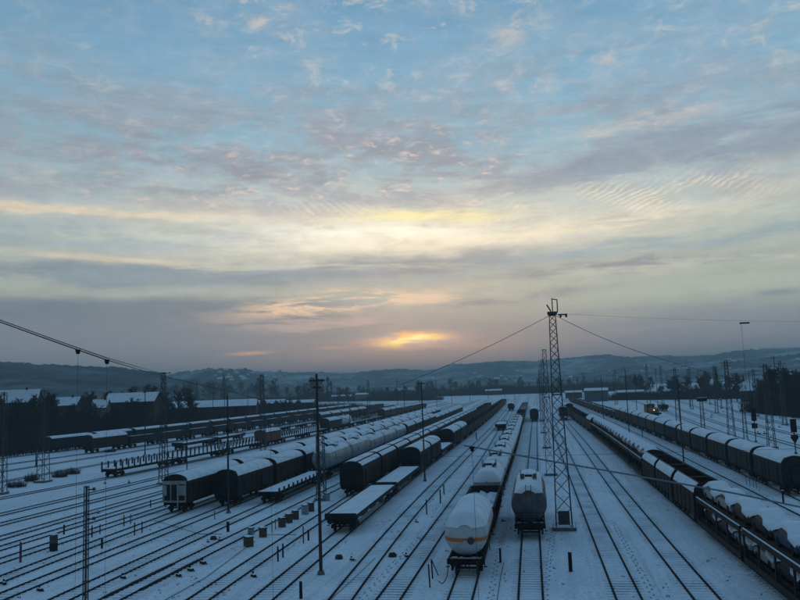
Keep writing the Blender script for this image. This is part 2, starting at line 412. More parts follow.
track('L7', [(0, 597), (80, 564.5), (139, 541.5), (214, 512), (262, 494), (305, 476), (345, 458), (385, 441), (420, 426), (455, 411), (470, 404)], 45, 120)
track('L8', [(0, 579), (80, 548), (133, 529), (172, 514), (220, 497), (270, 479), (315, 462), (355, 447), (395, 432), (430, 419), (462, 406)], 45, 120)
track('L9', [(0, 561), (80, 534.5), (133, 517.5), (180, 503), (230, 486.5), (280, 470), (330, 453), (375, 438), (420, 422), (452, 409)], 45, 100)
track('L10', [(0, 548), (80, 523), (133, 507.5), (200, 489), (260, 471), (320, 453), (370, 436), (420, 419), (446, 409)], 45, 100)
track('L11', [(0, 538), (80, 514.5), (133, 500), (200, 482), (260, 465), (320, 447), (370, 431), (415, 417), (440, 409)], 45, 100)
track('L12', [(0, 525), (81, 505), (133, 492), (200, 475), (260, 458), (320, 442), (370, 427), (410, 415), (434, 408)], 45, 100)
track('L13', [(0, 515), (60, 501), (133, 484), (200, 468.5), (260, 453), (320, 438), (370, 424), (405, 414), (430, 407)], 45, 100)
track('L14', [(0, 499), (63, 487), (107, 478), (133, 473.5), (200, 461), (266, 446), (330, 432), (380, 420), (422, 409)], 45, 100)
track('L15', [(0, 482), (60, 471), (133, 459), (200, 447), (266, 434.5), (328, 423), (383, 412.5), (420, 405.5)], 40, 100)
track('L16', [(0, 472), (60, 462), (133, 452), (200, 441.5), (266, 430.5), (328, 420), (383, 410.5), (420, 404)], 40, 100)
track('L18', [(20, 463), (88, 454), (133, 447.5), (200, 438), (266, 427.5), (328, 417.5), (383, 408.5), (415, 403)], 40, 100)
track('L19', [(0, 459), (48, 453), (133, 442.5), (200, 433), (266, 423.5), (328, 414.5), (383, 406.5)], 40, 80)
track('R3', [(803, 600), (767, 572), (717, 532), (681, 505), (642.5, 472), (615, 448), (590, 430), (573, 417.5), (561, 407)], 45, 60)
track('R4', [(800, 520), (767, 502.5), (730, 484), (700, 468.5), (665, 450), (632, 432.5), (604, 419.5), (575, 406)], 50, 150)
track('R5', [(815, 504), (780, 488), (745, 472), (709, 457), (674, 442), (628, 423), (599, 412), (570, 401)], 50, 60)
track('R6', [(800, 458), (760, 446), (715, 431), (680, 417), (650, 406), (620, 397)], 60, 50)
track('R7', [(800, 447), (760, 436), (720, 424), (690, 413), (662, 403.5), (640, 396)], 60, 50)
track('R8', [(800, 436), (760, 427), (725, 416), (700, 408), (675, 400)], 60, 50)
track('R9', [(800, 428), (760, 418), (730, 409.5), (705, 402), (685, 396)], 60, 50)
track('R10', [(800, 419), (765, 410), (735, 402), (712, 396)], 60, 50)
prof_rail = [(-0.075, 0.0), (0.075, 0.0), (0.06, 0.02), (0.035, 0.03), (0.037, 0.09), (-0.037, 0.09), (-0.035, 0.03), (-0.06, 0.02)]
for key, t in TR.items():
    far_only = t.p[0].length > 170
    root = bpy.data.objects.new('railway_track', None); C.link(root); root['kind'] = 'structure'
    for side in (-1, 1):
        vs, fs = [], []; n = len(prof_rail)
        for p, nn in zip(t.p, t.n):
            c = p + nn * (0.75 * side)
            vs += [(c.x + nn.x * x, c.y + nn.y * x, z) for x, z in prof_rail]
        for i in range(len(t.p) - 1):
            fs += [(i * n + k, i * n + (k + 1) % n, (i + 1) * n + (k + 1) % n, (i + 1) * n + k) for k in range(n)]
        mb = MB(); mb.add(vs, fs)
        obj('rail', mb.mesh('rail', M_rail), root)
    mb = MB(); k = 0.0                                  # sleepers under a skin of snow
    while k < min(t.s[-1], 230):
        p = t.pos(k); q = t.pos(k + 0.3); d = (q - p).normalized(); n = Vector((d.y, -d.x, 0))
        hh = 0.002 + 0.014 * random.random(); w = 1.15 + 0.06 * random.random()
        a = [p + n * w - d * .12, p + n * w + d * .12, p - n * w + d * .12, p - n * w - d * .12]
        b = [p + n * (w - .04) - d * .07, p + n * (w - .04) + d * .07, p - n * (w - .04) + d * .07, p - n * (w - .04) - d * .07]
        mb.add([(v.x, v.y, -0.03) for v in a] + [(v.x, v.y, hh) for v in b], [(0, 1, 5, 4), (1, 2, 6, 5), (2, 3, 7, 6), (3, 0, 4, 7), (4, 5, 6, 7)])
        k += 0.62
    o = obj('snowy_sleepers', mb.mesh('snowy_sleepers', M_snow), root); o['kind'] = 'stuff'

def switch_blade(key, px0, py0, px1, py1, off, w=0.42):      # bare, wet strip beside heated points
    t = TR[key]; s0, s1 = sorted((t.near_s(px0, py0), t.near_s(px1, py1))); vs, fs = [], []; n = int((s1 - s0) / 1.0) + 1
    for i in range(n + 1):
        s = s0 + (s1 - s0) * i / n; p = t.pos(s); d = (t.pos(s + .5) - p).normalized(); nn = Vector((d.y, -d.x, 0))
        ww = w * (0.75 + 0.4 * mnoise.noise(Vector((s * 0.7, off, 0)))) / 2
        for x, z in ((-ww - .05, 0.0), (-ww, .07), (ww, .07), (ww + .05, 0.0)): q = p + nn * (off + x); vs.append((q.x, q.y, z))
    for i in range(n):
        fs += [(i * 4 + k, i * 4 + k + 1, (i + 1) * 4 + k + 1, (i + 1) * 4 + k) for k in range(3)]
    mb = MB(); mb.add(vs, fs); o = obj('switch_blade', mb.mesh('switch_blade', M_dark))
    return o
b1 = switch_blade('L5', 112, 598, 182, 564, -0.75); b2 = switch_blade('L5', 124, 590, 190, 560, 0.75)
swr = empty('track_switch', (0, 0, 0), 0, 'bare dark switch blades of heated points in the snow, in front of the equipment cabinets', 'track switch')
b1.parent = swr; b2.parent = swr

# ------------------------------------------------------------------ ground
def graded(lo, hi, fine0, fine1, step, grow=1.18):
    xs = []; x = fine0
    while x <= fine1: xs.append(x); x += step
    s = step; x = fine1
    while x < hi: s *= grow; x += s; xs.append(min(x, hi))
    s = step; x = fine0
    while x > lo: s *= grow; x -= s; xs.insert(0, max(x, lo))
    return sorted(set(xs))
xs = graded(-7000, 7000, -70, 60, 1.0, 1.10); ys = graded(-3000, 9000, 20, 150, 1.0, 1.10)
vs = []
for y in ys:
    for x in xs:
        near = max(0.0, 1 - max(0.0, math.hypot(x, y) - 120) / 120)
        z = (mnoise.noise(Vector((x * 0.35, y * 0.35, 0))) * 0.035 + mnoise.noise(Vector((x * 0.9, y * 0.9, 5))) * 0.02 - 0.035) * near
        vs.append((x, y, z - 0.03 * (1 - near)))
W = len(xs); fs = [(j * W + i, j * W + i + 1, (j + 1) * W + i + 1, (j + 1) * W + i) for j in range(len(ys) - 1) for i in range(W - 1)]
mb = MB(); mb.add(vs, fs)
M_ground = mat('snowy_ground', (0.76, 0.88, 0.96), 0.92, (0.60, 0.72, 0.82), 0.12, bump=0.4, bscale=2.5, lo=0.42, hi=0.7, coords='Object')
def ground_detail():
    t = M_ground.node_tree; b = t.nodes['Principled BSDF']; c = [n for n in t.nodes if n.type == 'TEX_COORD'][0]
    n = t.nodes.new('ShaderNodeTexNoise'); n.inputs['Scale'].default_value = 3.5; n.inputs['Detail'].default_value = 8; n.inputs['Roughness'].default_value = 0.75
    t.links.new(c.outputs['Object'], n.inputs['Vector'])
    mr = t.nodes.new('ShaderNodeMapRange'); mr.inputs[1].default_value = 0.50; mr.inputs[2].default_value = 0.74
    t.links.new(n.outputs[0], mr.inputs[0])
    x = t.nodes.new('ShaderNodeMix'); x.data_type = 'RGBA'; src = b.inputs['Base Color'].links[0].from_socket
    t.links.new(mr.outputs[0], x.inputs[0]); t.links.new(src, x.inputs[6]); x.inputs[7].default_value = (0.30, 0.37, 0.44, 1)
    mp = t.nodes.new('ShaderNodeMapping'); mp.inputs['Scale'].default_value = (1.1, .045, 1.0); mp.inputs['Rotation'].default_value = (0, 0, R(-2)); t.links.new(c.outputs['Object'], mp.inputs['Vector'])
    n3 = t.nodes.new('ShaderNodeTexNoise'); n3.inputs['Scale'].default_value = 1.0; n3.inputs['Detail'].default_value = 7; n3.inputs['Roughness'].default_value = 0.7
    t.links.new(mp.outputs[0], n3.inputs['Vector']); m3 = t.nodes.new('ShaderNodeMapRange'); m3.inputs[1].default_value = 0.50; m3.inputs[2].default_value = 0.72; m3.inputs[4].default_value = 0.55; t.links.new(n3.outputs[0], m3.inputs[0])
    x3 = t.nodes.new('ShaderNodeMix'); x3.data_type = 'RGBA'; t.links.new(m3.outputs[0], x3.inputs[0]); t.links.new(x.outputs[2], x3.inputs[6]); x3.inputs[7].default_value = (0.33, 0.37, 0.43, 1)
    t.links.new(x3.outputs[2], b.inputs['Base Color'])
ground_detail()
g = mb.mesh('snowy_ground', M_ground, True); struct('snowy_ground', g)
# trodden, dirtier strip of ballast between the tank train and its neighbour track
def strip(key, s0, s1, off0, off1, m, z=0.012, name='ballast_strip'):
    t = TR[key]; vs = []; fs = []; n = int((s1 - s0) / 1.5)
    for i in range(n + 1):
        s = s0 + (s1 - s0) * i / n; p = t.pos(s); d = (t.pos(s + .5) - p).normalized(); nn = Vector((d.y, -d.x, 0))
        j = mnoise.noise(Vector((s * .3, off0, 0))) * .35
        for o_ in (off0 + j, off1 + j * .6): q = p + nn * o_; vs.append((q.x, q.y, z))
    fs = [(2 * i, 2 * i + 1, 2 * i + 3, 2 * i + 2) for i in range(n)]
    mb = MB(); mb.add(vs, fs); return struct(name, mb.mesh(name, m))
t = TR['T1']; strip('T1', t.near_s(480, 530), t.near_s(518, 430), -2.2, -1.0, M_ballast)
#t = TR['R1']; strip('R1', t.near_s(600, 540), t.near_s(566, 455), 0.5, 0.68, M_ballast)

# ------------------------------------------------------------------ wagon builders
def arc(hw, z0, z1, n=10, a=None):      # roof curve from right eave to left eave
    out = []
    for i in range(n + 1):
        t = math.pi * i / n; out.append((hw * math.cos(t), z0 + (z1 - z0) * math.sin(t) ** 0.8))
    return out
def running_gear(L, lod, axles=4):
    P = []
    w = MB().lathe_y([(0, 0.46)], 0)
    if lod < 2:
        key = ('wheel',)
        if key not in PROTO:
            m = MB(); n = 14
            ring = [(0.46 * math.cos(2 * math.pi * i / n), 0.46 * math.sin(2 * math.pi * i / n)) for i in range(n)]
            vs = [(-0.06, a, b) for a, b in ring] + [(0.06, a, b) for a, b in ring] + [(-0.09, 0, 0), (0.09, 0, 0)]
            fs = [(i, (i + 1) % n, n + (i + 1) % n, n + i) for i in range(n)] + [((i + 1) % n, i, 2 * n) for i in range(n)] + [(n + i, n + (i + 1) % n, 2 * n + 1) for i in range(n)]
            m.add(vs, fs); PROTO[key] = m.mesh('wheel', M_wheel)
            b = MB()
            for sx in (-1, 1):
                b.cb(sx * 0.98, 0, 0.52, 0.10, 2.3, 0.22)
                for sy in (-0.9, 0.9): b.cb(sx * 1.02, sy, 0.46, 0.14, 0.34, 0.34)
                b.cb(sx * 1.0, 0, 0.72, 0.12, 0.7, 0.3)
            b.cb(0, 0, 0.62, 1.9, 0.5, 0.25)
            for sy in (-0.9, 0.9): b.tube((-0.8, sy, .46), (0.8, sy, .46), 0.08)
            PROTO['bogie'] = b.mesh('bogie', M_dark)
        ys = (-L / 2 + 2.2, L / 2 - 2.2)
        for y in ys:
            bi = len(P); P.append(('bogie', PROTO['bogie'], -1, (0, y, 0)))
            for sx in (-0.75, 0.75):
                for sy in (-0.9, 0.9): P.append(('wheel', PROTO[('wheel',)], bi, (sx, sy, 0.46)))
    else:
        if 'fbogie' not in PROTO:
            b = MB()
            for sx in (-.85, .85):
                for sy in (-.9, .9): b.cb(sx, sy, .46, .2, .8, .8)
            b.cb(0, 0, .6, 1.9, 2.2, .25)
            PROTO['fbogie'] = b.mesh('bogie', M_dark)
        for y in (-L / 2 + 2.2, L / 2 - 2.2): P.append(('bogie', PROTO['fbogie'], -1, (0, y, 0)))
    return P
def underframe(L, lod):
    P = running_gear(L, lod); b = MB()
    for sx in (-1, 1): b.cb(sx * 1.2, 0, 1.07, 0.14, L - 1.0, 0.24)
    b.cb(0, 0, 1.05, 0.5, L - 1.0, 0.3)
    for k in range(-3, 4): b.cb(0, k * L / 7.5, 1.02, 2.5, 0.12, 0.18)
    for sy in (-1, 1): b.cb(0, sy * (L / 2 - 0.58), 1.05, 2.6, 0.16, 0.34)
    P.append(('underframe', b.mesh('underframe', M_dark), -1, (0, 0, 0)))
    if lod < 2:
        if 'buffer' not in PROTO:
            m = MB(); m.tube((0, 0, 0), (0, -0.38, 0), 0.10, 10); m.tube((0, -0.38, 0), (0, -0.44, 0), 0.22, 12)
            PROTO['buffer'] = m.mesh('buffer', M_dark)
            m = MB(); m.tube((0, 0, 0), (0, 0.38, 0), 0.10, 10); m.tube((0, 0.38, 0), (0, 0.44, 0), 0.22, 12)
            PROTO['bufferb'] = m.mesh('buffer', M_dark)
        for sx in (-0.87, 0.87):
            P.append(('buffer', PROTO['buffer'], -1, (sx, -L / 2 + 0.5, 1.06)))
            P.append(('buffer', PROTO['bufferb'], -1, (sx, L / 2 - 0.5, 1.06)))
    if lod == 0:
        m = MB(); m.tube((0, 0, 0), (0, -0.25, -0.02), 0.07); m.tube((0, -0.25, 0), (0, -0.42, -0.35), 0.05); m.tube((.2, 0, -.1), (.22, -.2, -.5), .03)
        P.append(('coupling', m.mesh('coupling', M_dark), -1, (0, -L / 2 + 0.5, 1.0)))
        st = MB()
        for sx in (-1, 1):
            st.cb(sx * 1.3, 0, -0.35, 0.25, 0.3, 0.03)
            st.tube((sx * 1.25, -.14, 0), (sx * 1.25, -.14, -.35), .015); st.tube((sx * 1.25, .14, 0), (sx * 1.25, .14, -.35), .015)
        P.append(('step', st.mesh('step', M_dark), -1, (0, -L / 2 + 1.0, 0.95)))
    return P
def snow_shell(prof, y0, y1, th, seed, lump=0.03):
    """Snow lying on a profile (x,z) running from right to left; thickness tapers to the edges and both ends are uneven."""
    rnd = random.Random(seed); n = len(prof); ny = max(4, int((y1 - y0) / 0.9)); vs = []; fs = []
    e0 = [rnd.uniform(0, .10) + .35 * max(0, mnoise.noise(Vector((i * .5, seed, 1)))) for i in range(len(prof))]; e1 = [rnd.uniform(0, .10) + .35 * max(0, mnoise.noise(Vector((i * .5, seed, 7)))) for i in range(len(prof))]
    for j in range(ny + 1):
        for i, (x, z) in enumerate(prof):
            y = y0 + (y1 - y0) * j / ny
            if j == 0: y += e0[i]
            if j == ny: y -= e1[i]
            w = math.sin(math.pi * i / (n - 1)) ** 0.5 if 0 < i < n - 1 else 0.0
            edge = 0.35 if j in (0, ny) else 1.0
            vs.append((x, y, z + 0.01 + (th * w * edge + lump * w * mnoise.noise(Vector((x * 1.3, y * .9, seed * 3.1))) * edge)))
    fs = [(j * n + i, j * n + i + 1, (j + 1) * n + i + 1, (j + 1) * n + i) for j in range(ny) for i in range(n - 1)]
    k = len(vs); vs += [(x, y0 + e0[i], z - .02) for i, (x, z) in enumerate(prof)] + [(x, y1 - e1[i], z - .02) for i, (x, z) in enumerate(prof)]
    fs += [(i, k + i, k + i + 1, i + 1) for i in range(n - 1)]
    fs += [(ny * n + i + 1, k + n + i + 1, k + n + i, ny * n + i) for i in range(n - 1)]
    m = MB(); m.add(vs, fs); return m
def covered(L, M, lod, seed, ridge=False, hw=1.42, eave=3.15, top=4.2, ribs=True, paleend=False, patch=False):
    P = underframe(L, lod); a = L / 2 - 0.55
    body = MB().prism([(-hw, 1.2), (hw, 1.2), (hw, eave), (-hw, eave)], -a, a)
    pr = arc(hw, eave, top - 0.03, 12)
    body.prism([(x * .985, z) for x, z in pr], -a, a)
    bi = len(P); P.append(('body', body.mesh('body', M, True), -1, (0, 0, 0)))
    roof = MB(); pr2 = arc(hw + .03, eave - 0.02, top, 12)
    inner = [(x * .965, z - .035) for x, z in reversed(pr2)]
    roof.prism(pr2 + inner, -a - 0.06, a + 0.06, cap=True)
    ri = len(P); P.append(('roof', roof.mesh('roof', M_black, True), -1, (0, 0, 0)))
    full = arc(hw + .03, eave - .02, top, 16)
    if ridge:                      # sliding roof: bare dark line along one shoulder
        s1 = snow_shell(full[2:6], -a + .1, a - .1, .05, seed); s2 = snow_shell(full[6:15], -a + .1, a - .1, .07, seed + 1)
        P.append(('snow_cover', s1.mesh('snow_cover', M_snow, True), ri, (0, 0, 0)))
        P.append(('snow_cover', s2.mesh('snow_cover', M_snow, True), ri, (0, 0, 0)))
    else:
        s1 = snow_shell(full[1:16], -a + random.uniform(.08, .25), a - random.uniform(.08, .25), .09, seed)
        P.append(('snow_cover', s1.mesh('snow_cover', M_snow, True), ri, (0, 0, 0)))
    if lod < 2:
        n = max(4, int(L / 1.6))
        d = MB()
        for sx in (-1, 1):
            for k in range(n + 1):
                d.cb(sx * (hw + .03), -a + .1 + (2 * a - .2) * k / n, (1.25 + eave) / 2, .06, .10, eave - 1.3)
        P.append(('side_ribs', d.mesh('side_ribs', M), bi, (0, 0, 0)))
        for sx in (-1, 1):
            for sy in (-1, 1):
                d = MB().box(min(sx * (hw + .005), sx * (hw + .05)), max(sx * (hw + .005), sx * (hw + .05)), sy * a * .48 - 1.1, sy * a * .48 + 1.1, 1.35, eave - .12)
                P.append(('door', d.mesh('door', M), -1, (0, 0, 0)))
                hd = len(P) - 1
                if lod == 0:
                    h = MB().tube((sx * (hw + .09), sy * a * .48 - .9, 1.5), (sx * (hw + .09), sy * a * .48 - .9, 2.7), .025)
                    P.append(('handle', h.mesh('handle', M_steel), hd, (0, 0, 0)))
        e = MB()
        for sx in (-1, 1):
            for x in (sx * .45, sx * 1.3): e.cb(x, -a - .05, 2.15, .10, .10, 1.9)
        e.cb(0, -a - .05, eave, 2.75, .10, .10); e.cb(0, -a - .05, 1.3, 2.75, .08, .12)
        P.append(('end_frame', e.mesh('end_frame', M_white if paleend else M_black), -1, (0, 0, 0)))
    if paleend:
        e = MB()
        for x0, x1 in ((-1.36, -.9), (.35, 1.36)): e.box(x0, x1, -a - .13, -a - .11, 1.9, 3.0)
        e.box(-1.4, 1.4, -a - .13, -a - .11, 3.2, 3.5); e.box(-1.4, 1.4, -a - .6, -a - .1, 1.22, 1.3); e.box(.5, .62, -a - .5, -a - .4, .6, 3.4)
        P.append(('pale_end_panel', e.mesh('pale_end_panel', M_white), bi, (0, 0, 0)))
    if patch:
        e = MB().box(-hw - .066, -hw - .052, .6, 2.0, 1.6, 2.7)
        P.append(('pale_side_panel', e.mesh('pale_side_panel', M_white), bi, (0, 0, 0)))
    return P
def tankprof(a, r, n=12, dome=.75):
    p = []
    for i in range(n + 1):
        t = math.pi / 2 * i / n; p.append((-a + dome * (1 - math.sin(t)), r * math.cos(t) if i < n else 0.0))
    p = [(-a + dome * (1 - math.cos(math.pi / 2 * i / n)), r * math.sin(math.pi / 2 * i / n)) for i in range(n + 1)]
    q = [(-y, rr) for y, rr in reversed(p)]
    k = 8; mid = [(p[-1][0] + (q[0][0] - p[-1][0]) * i / k, r) for i in range(1, k)]
    return p + mid + q
def tank(L, M, lod, seed, r=1.42, stripe=False, dome=.7, rings=False, rear_end=False, cz=2.72, snow=(32, 148)):
    P = underframe(L, lod); a = L / 2 - (0.75 if not stripe else .45); pf = tankprof(a, r, 14 if lod < 2 else 6, dome)
    b = MB().lathe_y(pf, cz, 28 if lod < 2 else 14)
    ti = len(P); P.append(('tank', b.mesh('tank', M, True), -1, (0, 0, 0)))
    # snow on the upper part
    n = 14; a0, a1 = R(snow[0]), R(snow[1]); vs = []; fs = []
    pf_s = [(y, rr) for y, rr in pf if rr > r * math.sin(a0) * 1.015]
    for y, rr in pf_s:
        for i in range(n + 1):
            hs = r * math.sin(a0); sb = math.asin(min(1, hs / max(rr, 1e-3))); t_ = sb + (math.pi - 2 * sb) * i / n; w = math.sin(math.pi * i / n) ** .5 if 0 < i < n else 0
            k = rr + .015 + (.07 * w if rr > hs else -.03) + .02 * mnoise.noise(Vector((t_ * 3, y, seed)))
            vs.append((k * math.cos(t_), y + (-.04 if y < 0 else .04), cz + k * math.sin(t_)))
    m = n + 1; fs = [(j * m + i, (j + 1) * m + i, (j + 1) * m + i + 1, j * m + i + 1) for j in range(len(pf_s) - 1) for i in range(n)]
    s = MB(); s.add(vs, fs); P.append(('snow_cover', s.mesh('snow_cover', M_snow, True), ti, (0, 0, 0)))
    sd_ = MB()
    for y in (-a * .7, a * .7):
        sd_.prism([(-1.15, 1.15), (1.15, 1.15), (.95, 1.6), (0, 1.42), (-.95, 1.6)], y - .15, y + .15)
    P.append(('saddle', sd_.mesh('saddle', M_dark), -1, (0, 0, 0)))
    if stripe:
        pts = []
        for z in (-.13, .13):
            row = [(math.sqrt(max(0, (rr + .012) ** 2 - z * z)) if rr > abs(z) else 0.0, y) for y, rr in pf]
            loop = [(x, y - (.012 if y < 0 else -.012), cz - .28 + z) for x, y in row] + [(-x, y - (.012 if y < 0 else -.012), cz - .28 + z) for x, y in reversed(row)]
            pts.append(loop)
        zz = cz - .28
        pts = []
        for dz in (-.13, 0, .13):
            h = -.28 + dz
            row = [((rr + .014), y + (-.014 if y < 0 else .014)) for y, rr in pf if rr + .014 > abs(h) + .02]
            loop = [(math.sqrt(rr * rr - h * h), y, cz + h) for rr, y in row]; loop += [(-x, y, z) for x, y, z in reversed(loop)]
            pts.append(loop)
        nn = min(len(l) for l in pts); mm = MB()
        for l in pts:
            while len(l) > nn: l.pop(len(l) // 2)
        vs = [v for l in pts for v in l]
        fs = [(j * nn + i, j * nn + (i + 1) % nn, (j + 1) * nn + (i + 1) % nn, (j + 1) * nn + i) for j in range(2) for i in range(nn)]
        mm.add(vs, fs); P.append(('stripe', mm.mesh('stripe', M_stripe), ti, (0, 0, 0)))
        v = MB().tube((.42, -a - .10, cz - .3), (.42, -a + .06, cz - .3), .24, 14); P.append(('valve_cover', v.mesh('valve_cover', M_steel, True), ti, (0, 0, 0)))
        hd = MB(); hd.cb(0, -L / 2 + .42, 1.3, 2.1, .1, .07)
        P.append(('end_rail', hd.mesh('end_rail', M_white), -1, (0, 0, 0)))
    else:
        zt = cz + r
        d = MB(); d.v = []; ring = 12
        vs = [(.34 * math.cos(2 * math.pi * i / ring), .34 * math.sin(2 * math.pi * i / ring), z) for z in (zt - .1, zt + .28) for i in range(ring)]
        d.add(vs, [(i, (i + 1) % ring, ring + (i + 1) % ring, ring + i) for i in range(ring)] + [tuple(range(ring, 2 * ring))])
        P.append(('manhole', d.mesh('manhole', M_dark), ti, (0, 0, 0)))
        wk = MB()
        for sx in (-1, 1):
            wk.cb(sx * .55, 0, zt + .10, .3, 1.9 if lod else 3.4, .04)
            wk.tube((sx * .72, -.9, zt + .6), (sx * .72, .9, zt + .6), .02, 4)
            for y in (-.9, 0, .9): wk.tube((sx * .72, y, zt - .15), (sx * .72, y, zt + .6), .018, 4)
        P.append(('walkway', wk.mesh('walkway', M_dark), ti, (0, 0, 0)))
        cp = heap(.36, -.36, .36, zt + .285, .01, seed, 2, .12); P.append(('snow_cap', cp.mesh('snow_cap', M_snow, True), ti, (0, 0, 0)))
        for yb in (-a * .5, a * .5):
            bd = MB().lathe_y([(yb - .05, r + .025), (yb + .05, r + .025)], cz, 24); bd.lathe_y([(yb - .05, r - .01), (yb - .05, r + .025)], cz, 24)
            P.append(('tank_band', bd.mesh('tank_band', M_dark), ti, (0, 0, 0)))
    if lod == 0:
        ld = MB(); x = .0 if rear_end else 1.25; y0 = -a - .12 if rear_end else -L * .1
        if rear_end:
            for sx in (-.22, .22): ld.tube((sx, y0 + .02, 1.2), (sx, y0 + .25, cz + r + .15), .025); 
            for k in range(9): ld.tube((-.22, y0 + .02 + .024 * k, 1.4 + k * .32), (.22, y0 + .02 + .024 * k, 1.4 + k * .32), .018, 4)
            P.append(('ladder', ld.mesh('ladder', M_steel), -1, (0, 0, 0)))
            pl = MB(); pl.cb(0, -L / 2 + .62, 1.27, 2.5, .5, .06)
            for sx in (-1.2, -.6, .6, 1.2): pl.tube((sx, -L / 2 + .45, 1.27), (sx, -L / 2 + .45, 2.2), .025)
            pl.tube((-1.2, -L / 2 + .45, 2.2), (1.2, -L / 2 + .45, 2.2), .025); pl.tube((-1.2, -L / 2 + .45, 1.75), (1.2, -L / 2 + .45, 1.75), .02)
            P.append(('end_platform', pl.mesh('end_platform', M_dark), -1, (0, 0, 0)))
        else:
            for sy in (-.2, .2): ld.tube((1.45, y0 + sy, 1.0), (1.0, y0 + sy, cz + r - .3), .025)
            for k in range(8): ld.tube((1.42 - .055 * k, y0 - .2, 1.3 + k * .33), (1.42 - .055 * k, y0 + .2, 1.3 + k * .33), .018, 4)
            P.append(('ladder', ld.mesh('ladder', M_steel), -1, (0, 0, 0)))
    return P
def heap(hw, y0, y1, z, amp, seed, sc_=1.2, base=0.0):
    nx, ny = 9, max(6, int((y1 - y0) / .5)); vs = []
    for j in range(ny + 1):
        for i in range(nx + 1):
            x = -hw + 2 * hw * i / nx; y = y0 + (y1 - y0) * j / ny
            e = min(1, min(i, nx - i) / 2.0) * min(1, min(j, ny - j) / 2.0)
            vs.append((x, y, z + base * e + amp * mnoise.noise(Vector((x * sc_, y * sc_, seed))) * (0.3 + .7 * e)))
    W_ = nx + 1; m = MB(); m.add(vs, [(j * W_ + i, j * W_ + i + 1, (j + 1) * W_ + i + 1, (j + 1) * W_ + i) for j in range(ny) for i in range(nx)]); return m
def gondola(L, M, lod, seed, hgt=2.6, fill=2.0, amp=.25, wall=.08):
    P = underframe(L, lod); a = L / 2 - .55; hw = 1.45
    b = MB().box(-hw, hw, -a, a, 1.2, 1.3)
    for sx in (-1, 1): b.box(min(sx * hw, sx * (hw - wall)), max(sx * hw, sx * (hw - wall)), -a, a, 1.3, hgt)
    for sy in (-1, 1): b.box(-hw + wall, hw - wall, min(sy * a, sy * (a - wall)), max(sy * a, sy * (a - wall)), 1.3, hgt)
    for sx in (-1, 1): b.cb(sx * (hw + .03), 0, hgt - .06, .10, 2 * a, .12)
    P.append(('body', b.mesh('body', M), -1, (0, 0, 0)))
    if lod < 2:
        rb = MB(); n = int(L / 1.5)
        for sx in (-1, 1):
            for k in range(n + 1): rb.cb(sx * (hw + .04), -a + .1 + (2 * a - .2) * k / n, (1.25 + hgt) / 2, .08, .12, hgt - 1.35)
        P.append(('side_ribs', rb.mesh('side_ribs', M), -1, (0, 0, 0)))
    s = heap(hw - wall - .01, -a + wall, a - wall, fill, amp, seed, 1.6)
    P.append(('snow_load', s.mesh('snow_load', M_snow, True), -1, (0, 0, 0)))
    return P
def hopper(L, M, lod, seed):
    P = underframe(L, lod); a = L / 2 - .45; hw = 1.48
    pts = [(hw, 1.1), (hw, 3.0), (hw - .12, 3.35), (.95, 3.85)]; th = .07
    b = MB()
    for sx in (1, -1):
        prof = [(sx * x, z) for x, z in pts] + [(sx * (x - th), z - .03) for x, z in reversed(pts)]
        if sx < 0: prof = prof[::-1]
        b.prism(prof, -a, a)
    for y0, y1 in ((-a, -a + th), (a - th, a)):
        pr = arc(hw - .002, 2.9, 4.05, 12); b.prism([(-hw + .002, 1.1), (hw - .002, 1.1)] + pr, y0, y1)
    b.box(-hw + th, hw - th, -a, a, 1.1, 1.2)
    bi = len(P); P.append(('body', b.mesh('body', M), -1, (0, 0, 0)))
    bars = MB()
    bars.cb(0, 0, 3.80, 1.9, .16, .12)
    for sx in (-1, 1): bars.cb(sx * .97, 0, 3.87, .1, 2 * a, .08)
    P.append(('cross_bar', bars.mesh('cross_bar', M_steel), bi, (0, 0, 0)))
    rb = MB(); n = 5
    for sx in (-1, 1):
        for k in range(n + 1): rb.cb(sx * (hw + .03), -a + .1 + (2 * a - .2) * k / n, 2.05, .06, .09, 1.85)
    P.append(('side_ribs', rb.mesh('side_ribs', M), bi, (0, 0, 0)))
    for sx, pp in ((1, [(hw + .0, 3.05), (hw - .11, 3.38), (1.0, 3.88)]), (-1, [(-1.0, 3.88), (-hw + .11, 3.38), (-hw, 3.05)])):
        prof = []
        for q in range(len(pp) - 1):
            for k in range(4): prof.append((pp[q][0] + (pp[q + 1][0] - pp[q][0]) * k / 4, pp[q][1] + (pp[q + 1][1] - pp[q][1]) * k / 4))
        prof.append(pp[-1])
        s = snow_shell(prof, -a + .15, a - .15, .06, seed + sx); P.append(('snow_cover', s.mesh('snow_cover', M_snow, True), bi, (0, 0, 0)))
    fl = heap(hw - .1, -a + .1, a - .1, 1.6, .15, seed); dk = MATS['dark_underframe']
    P.append(('hopper_bed', fl.mesh('hopper_bed', mat('dark_hopper_bed', (.03, .03, .033), .95, (.06, .07, .08), 2)), -1, (0, 0, 0)))  # dark uneven sheet low down inside the open hopper body
    return P
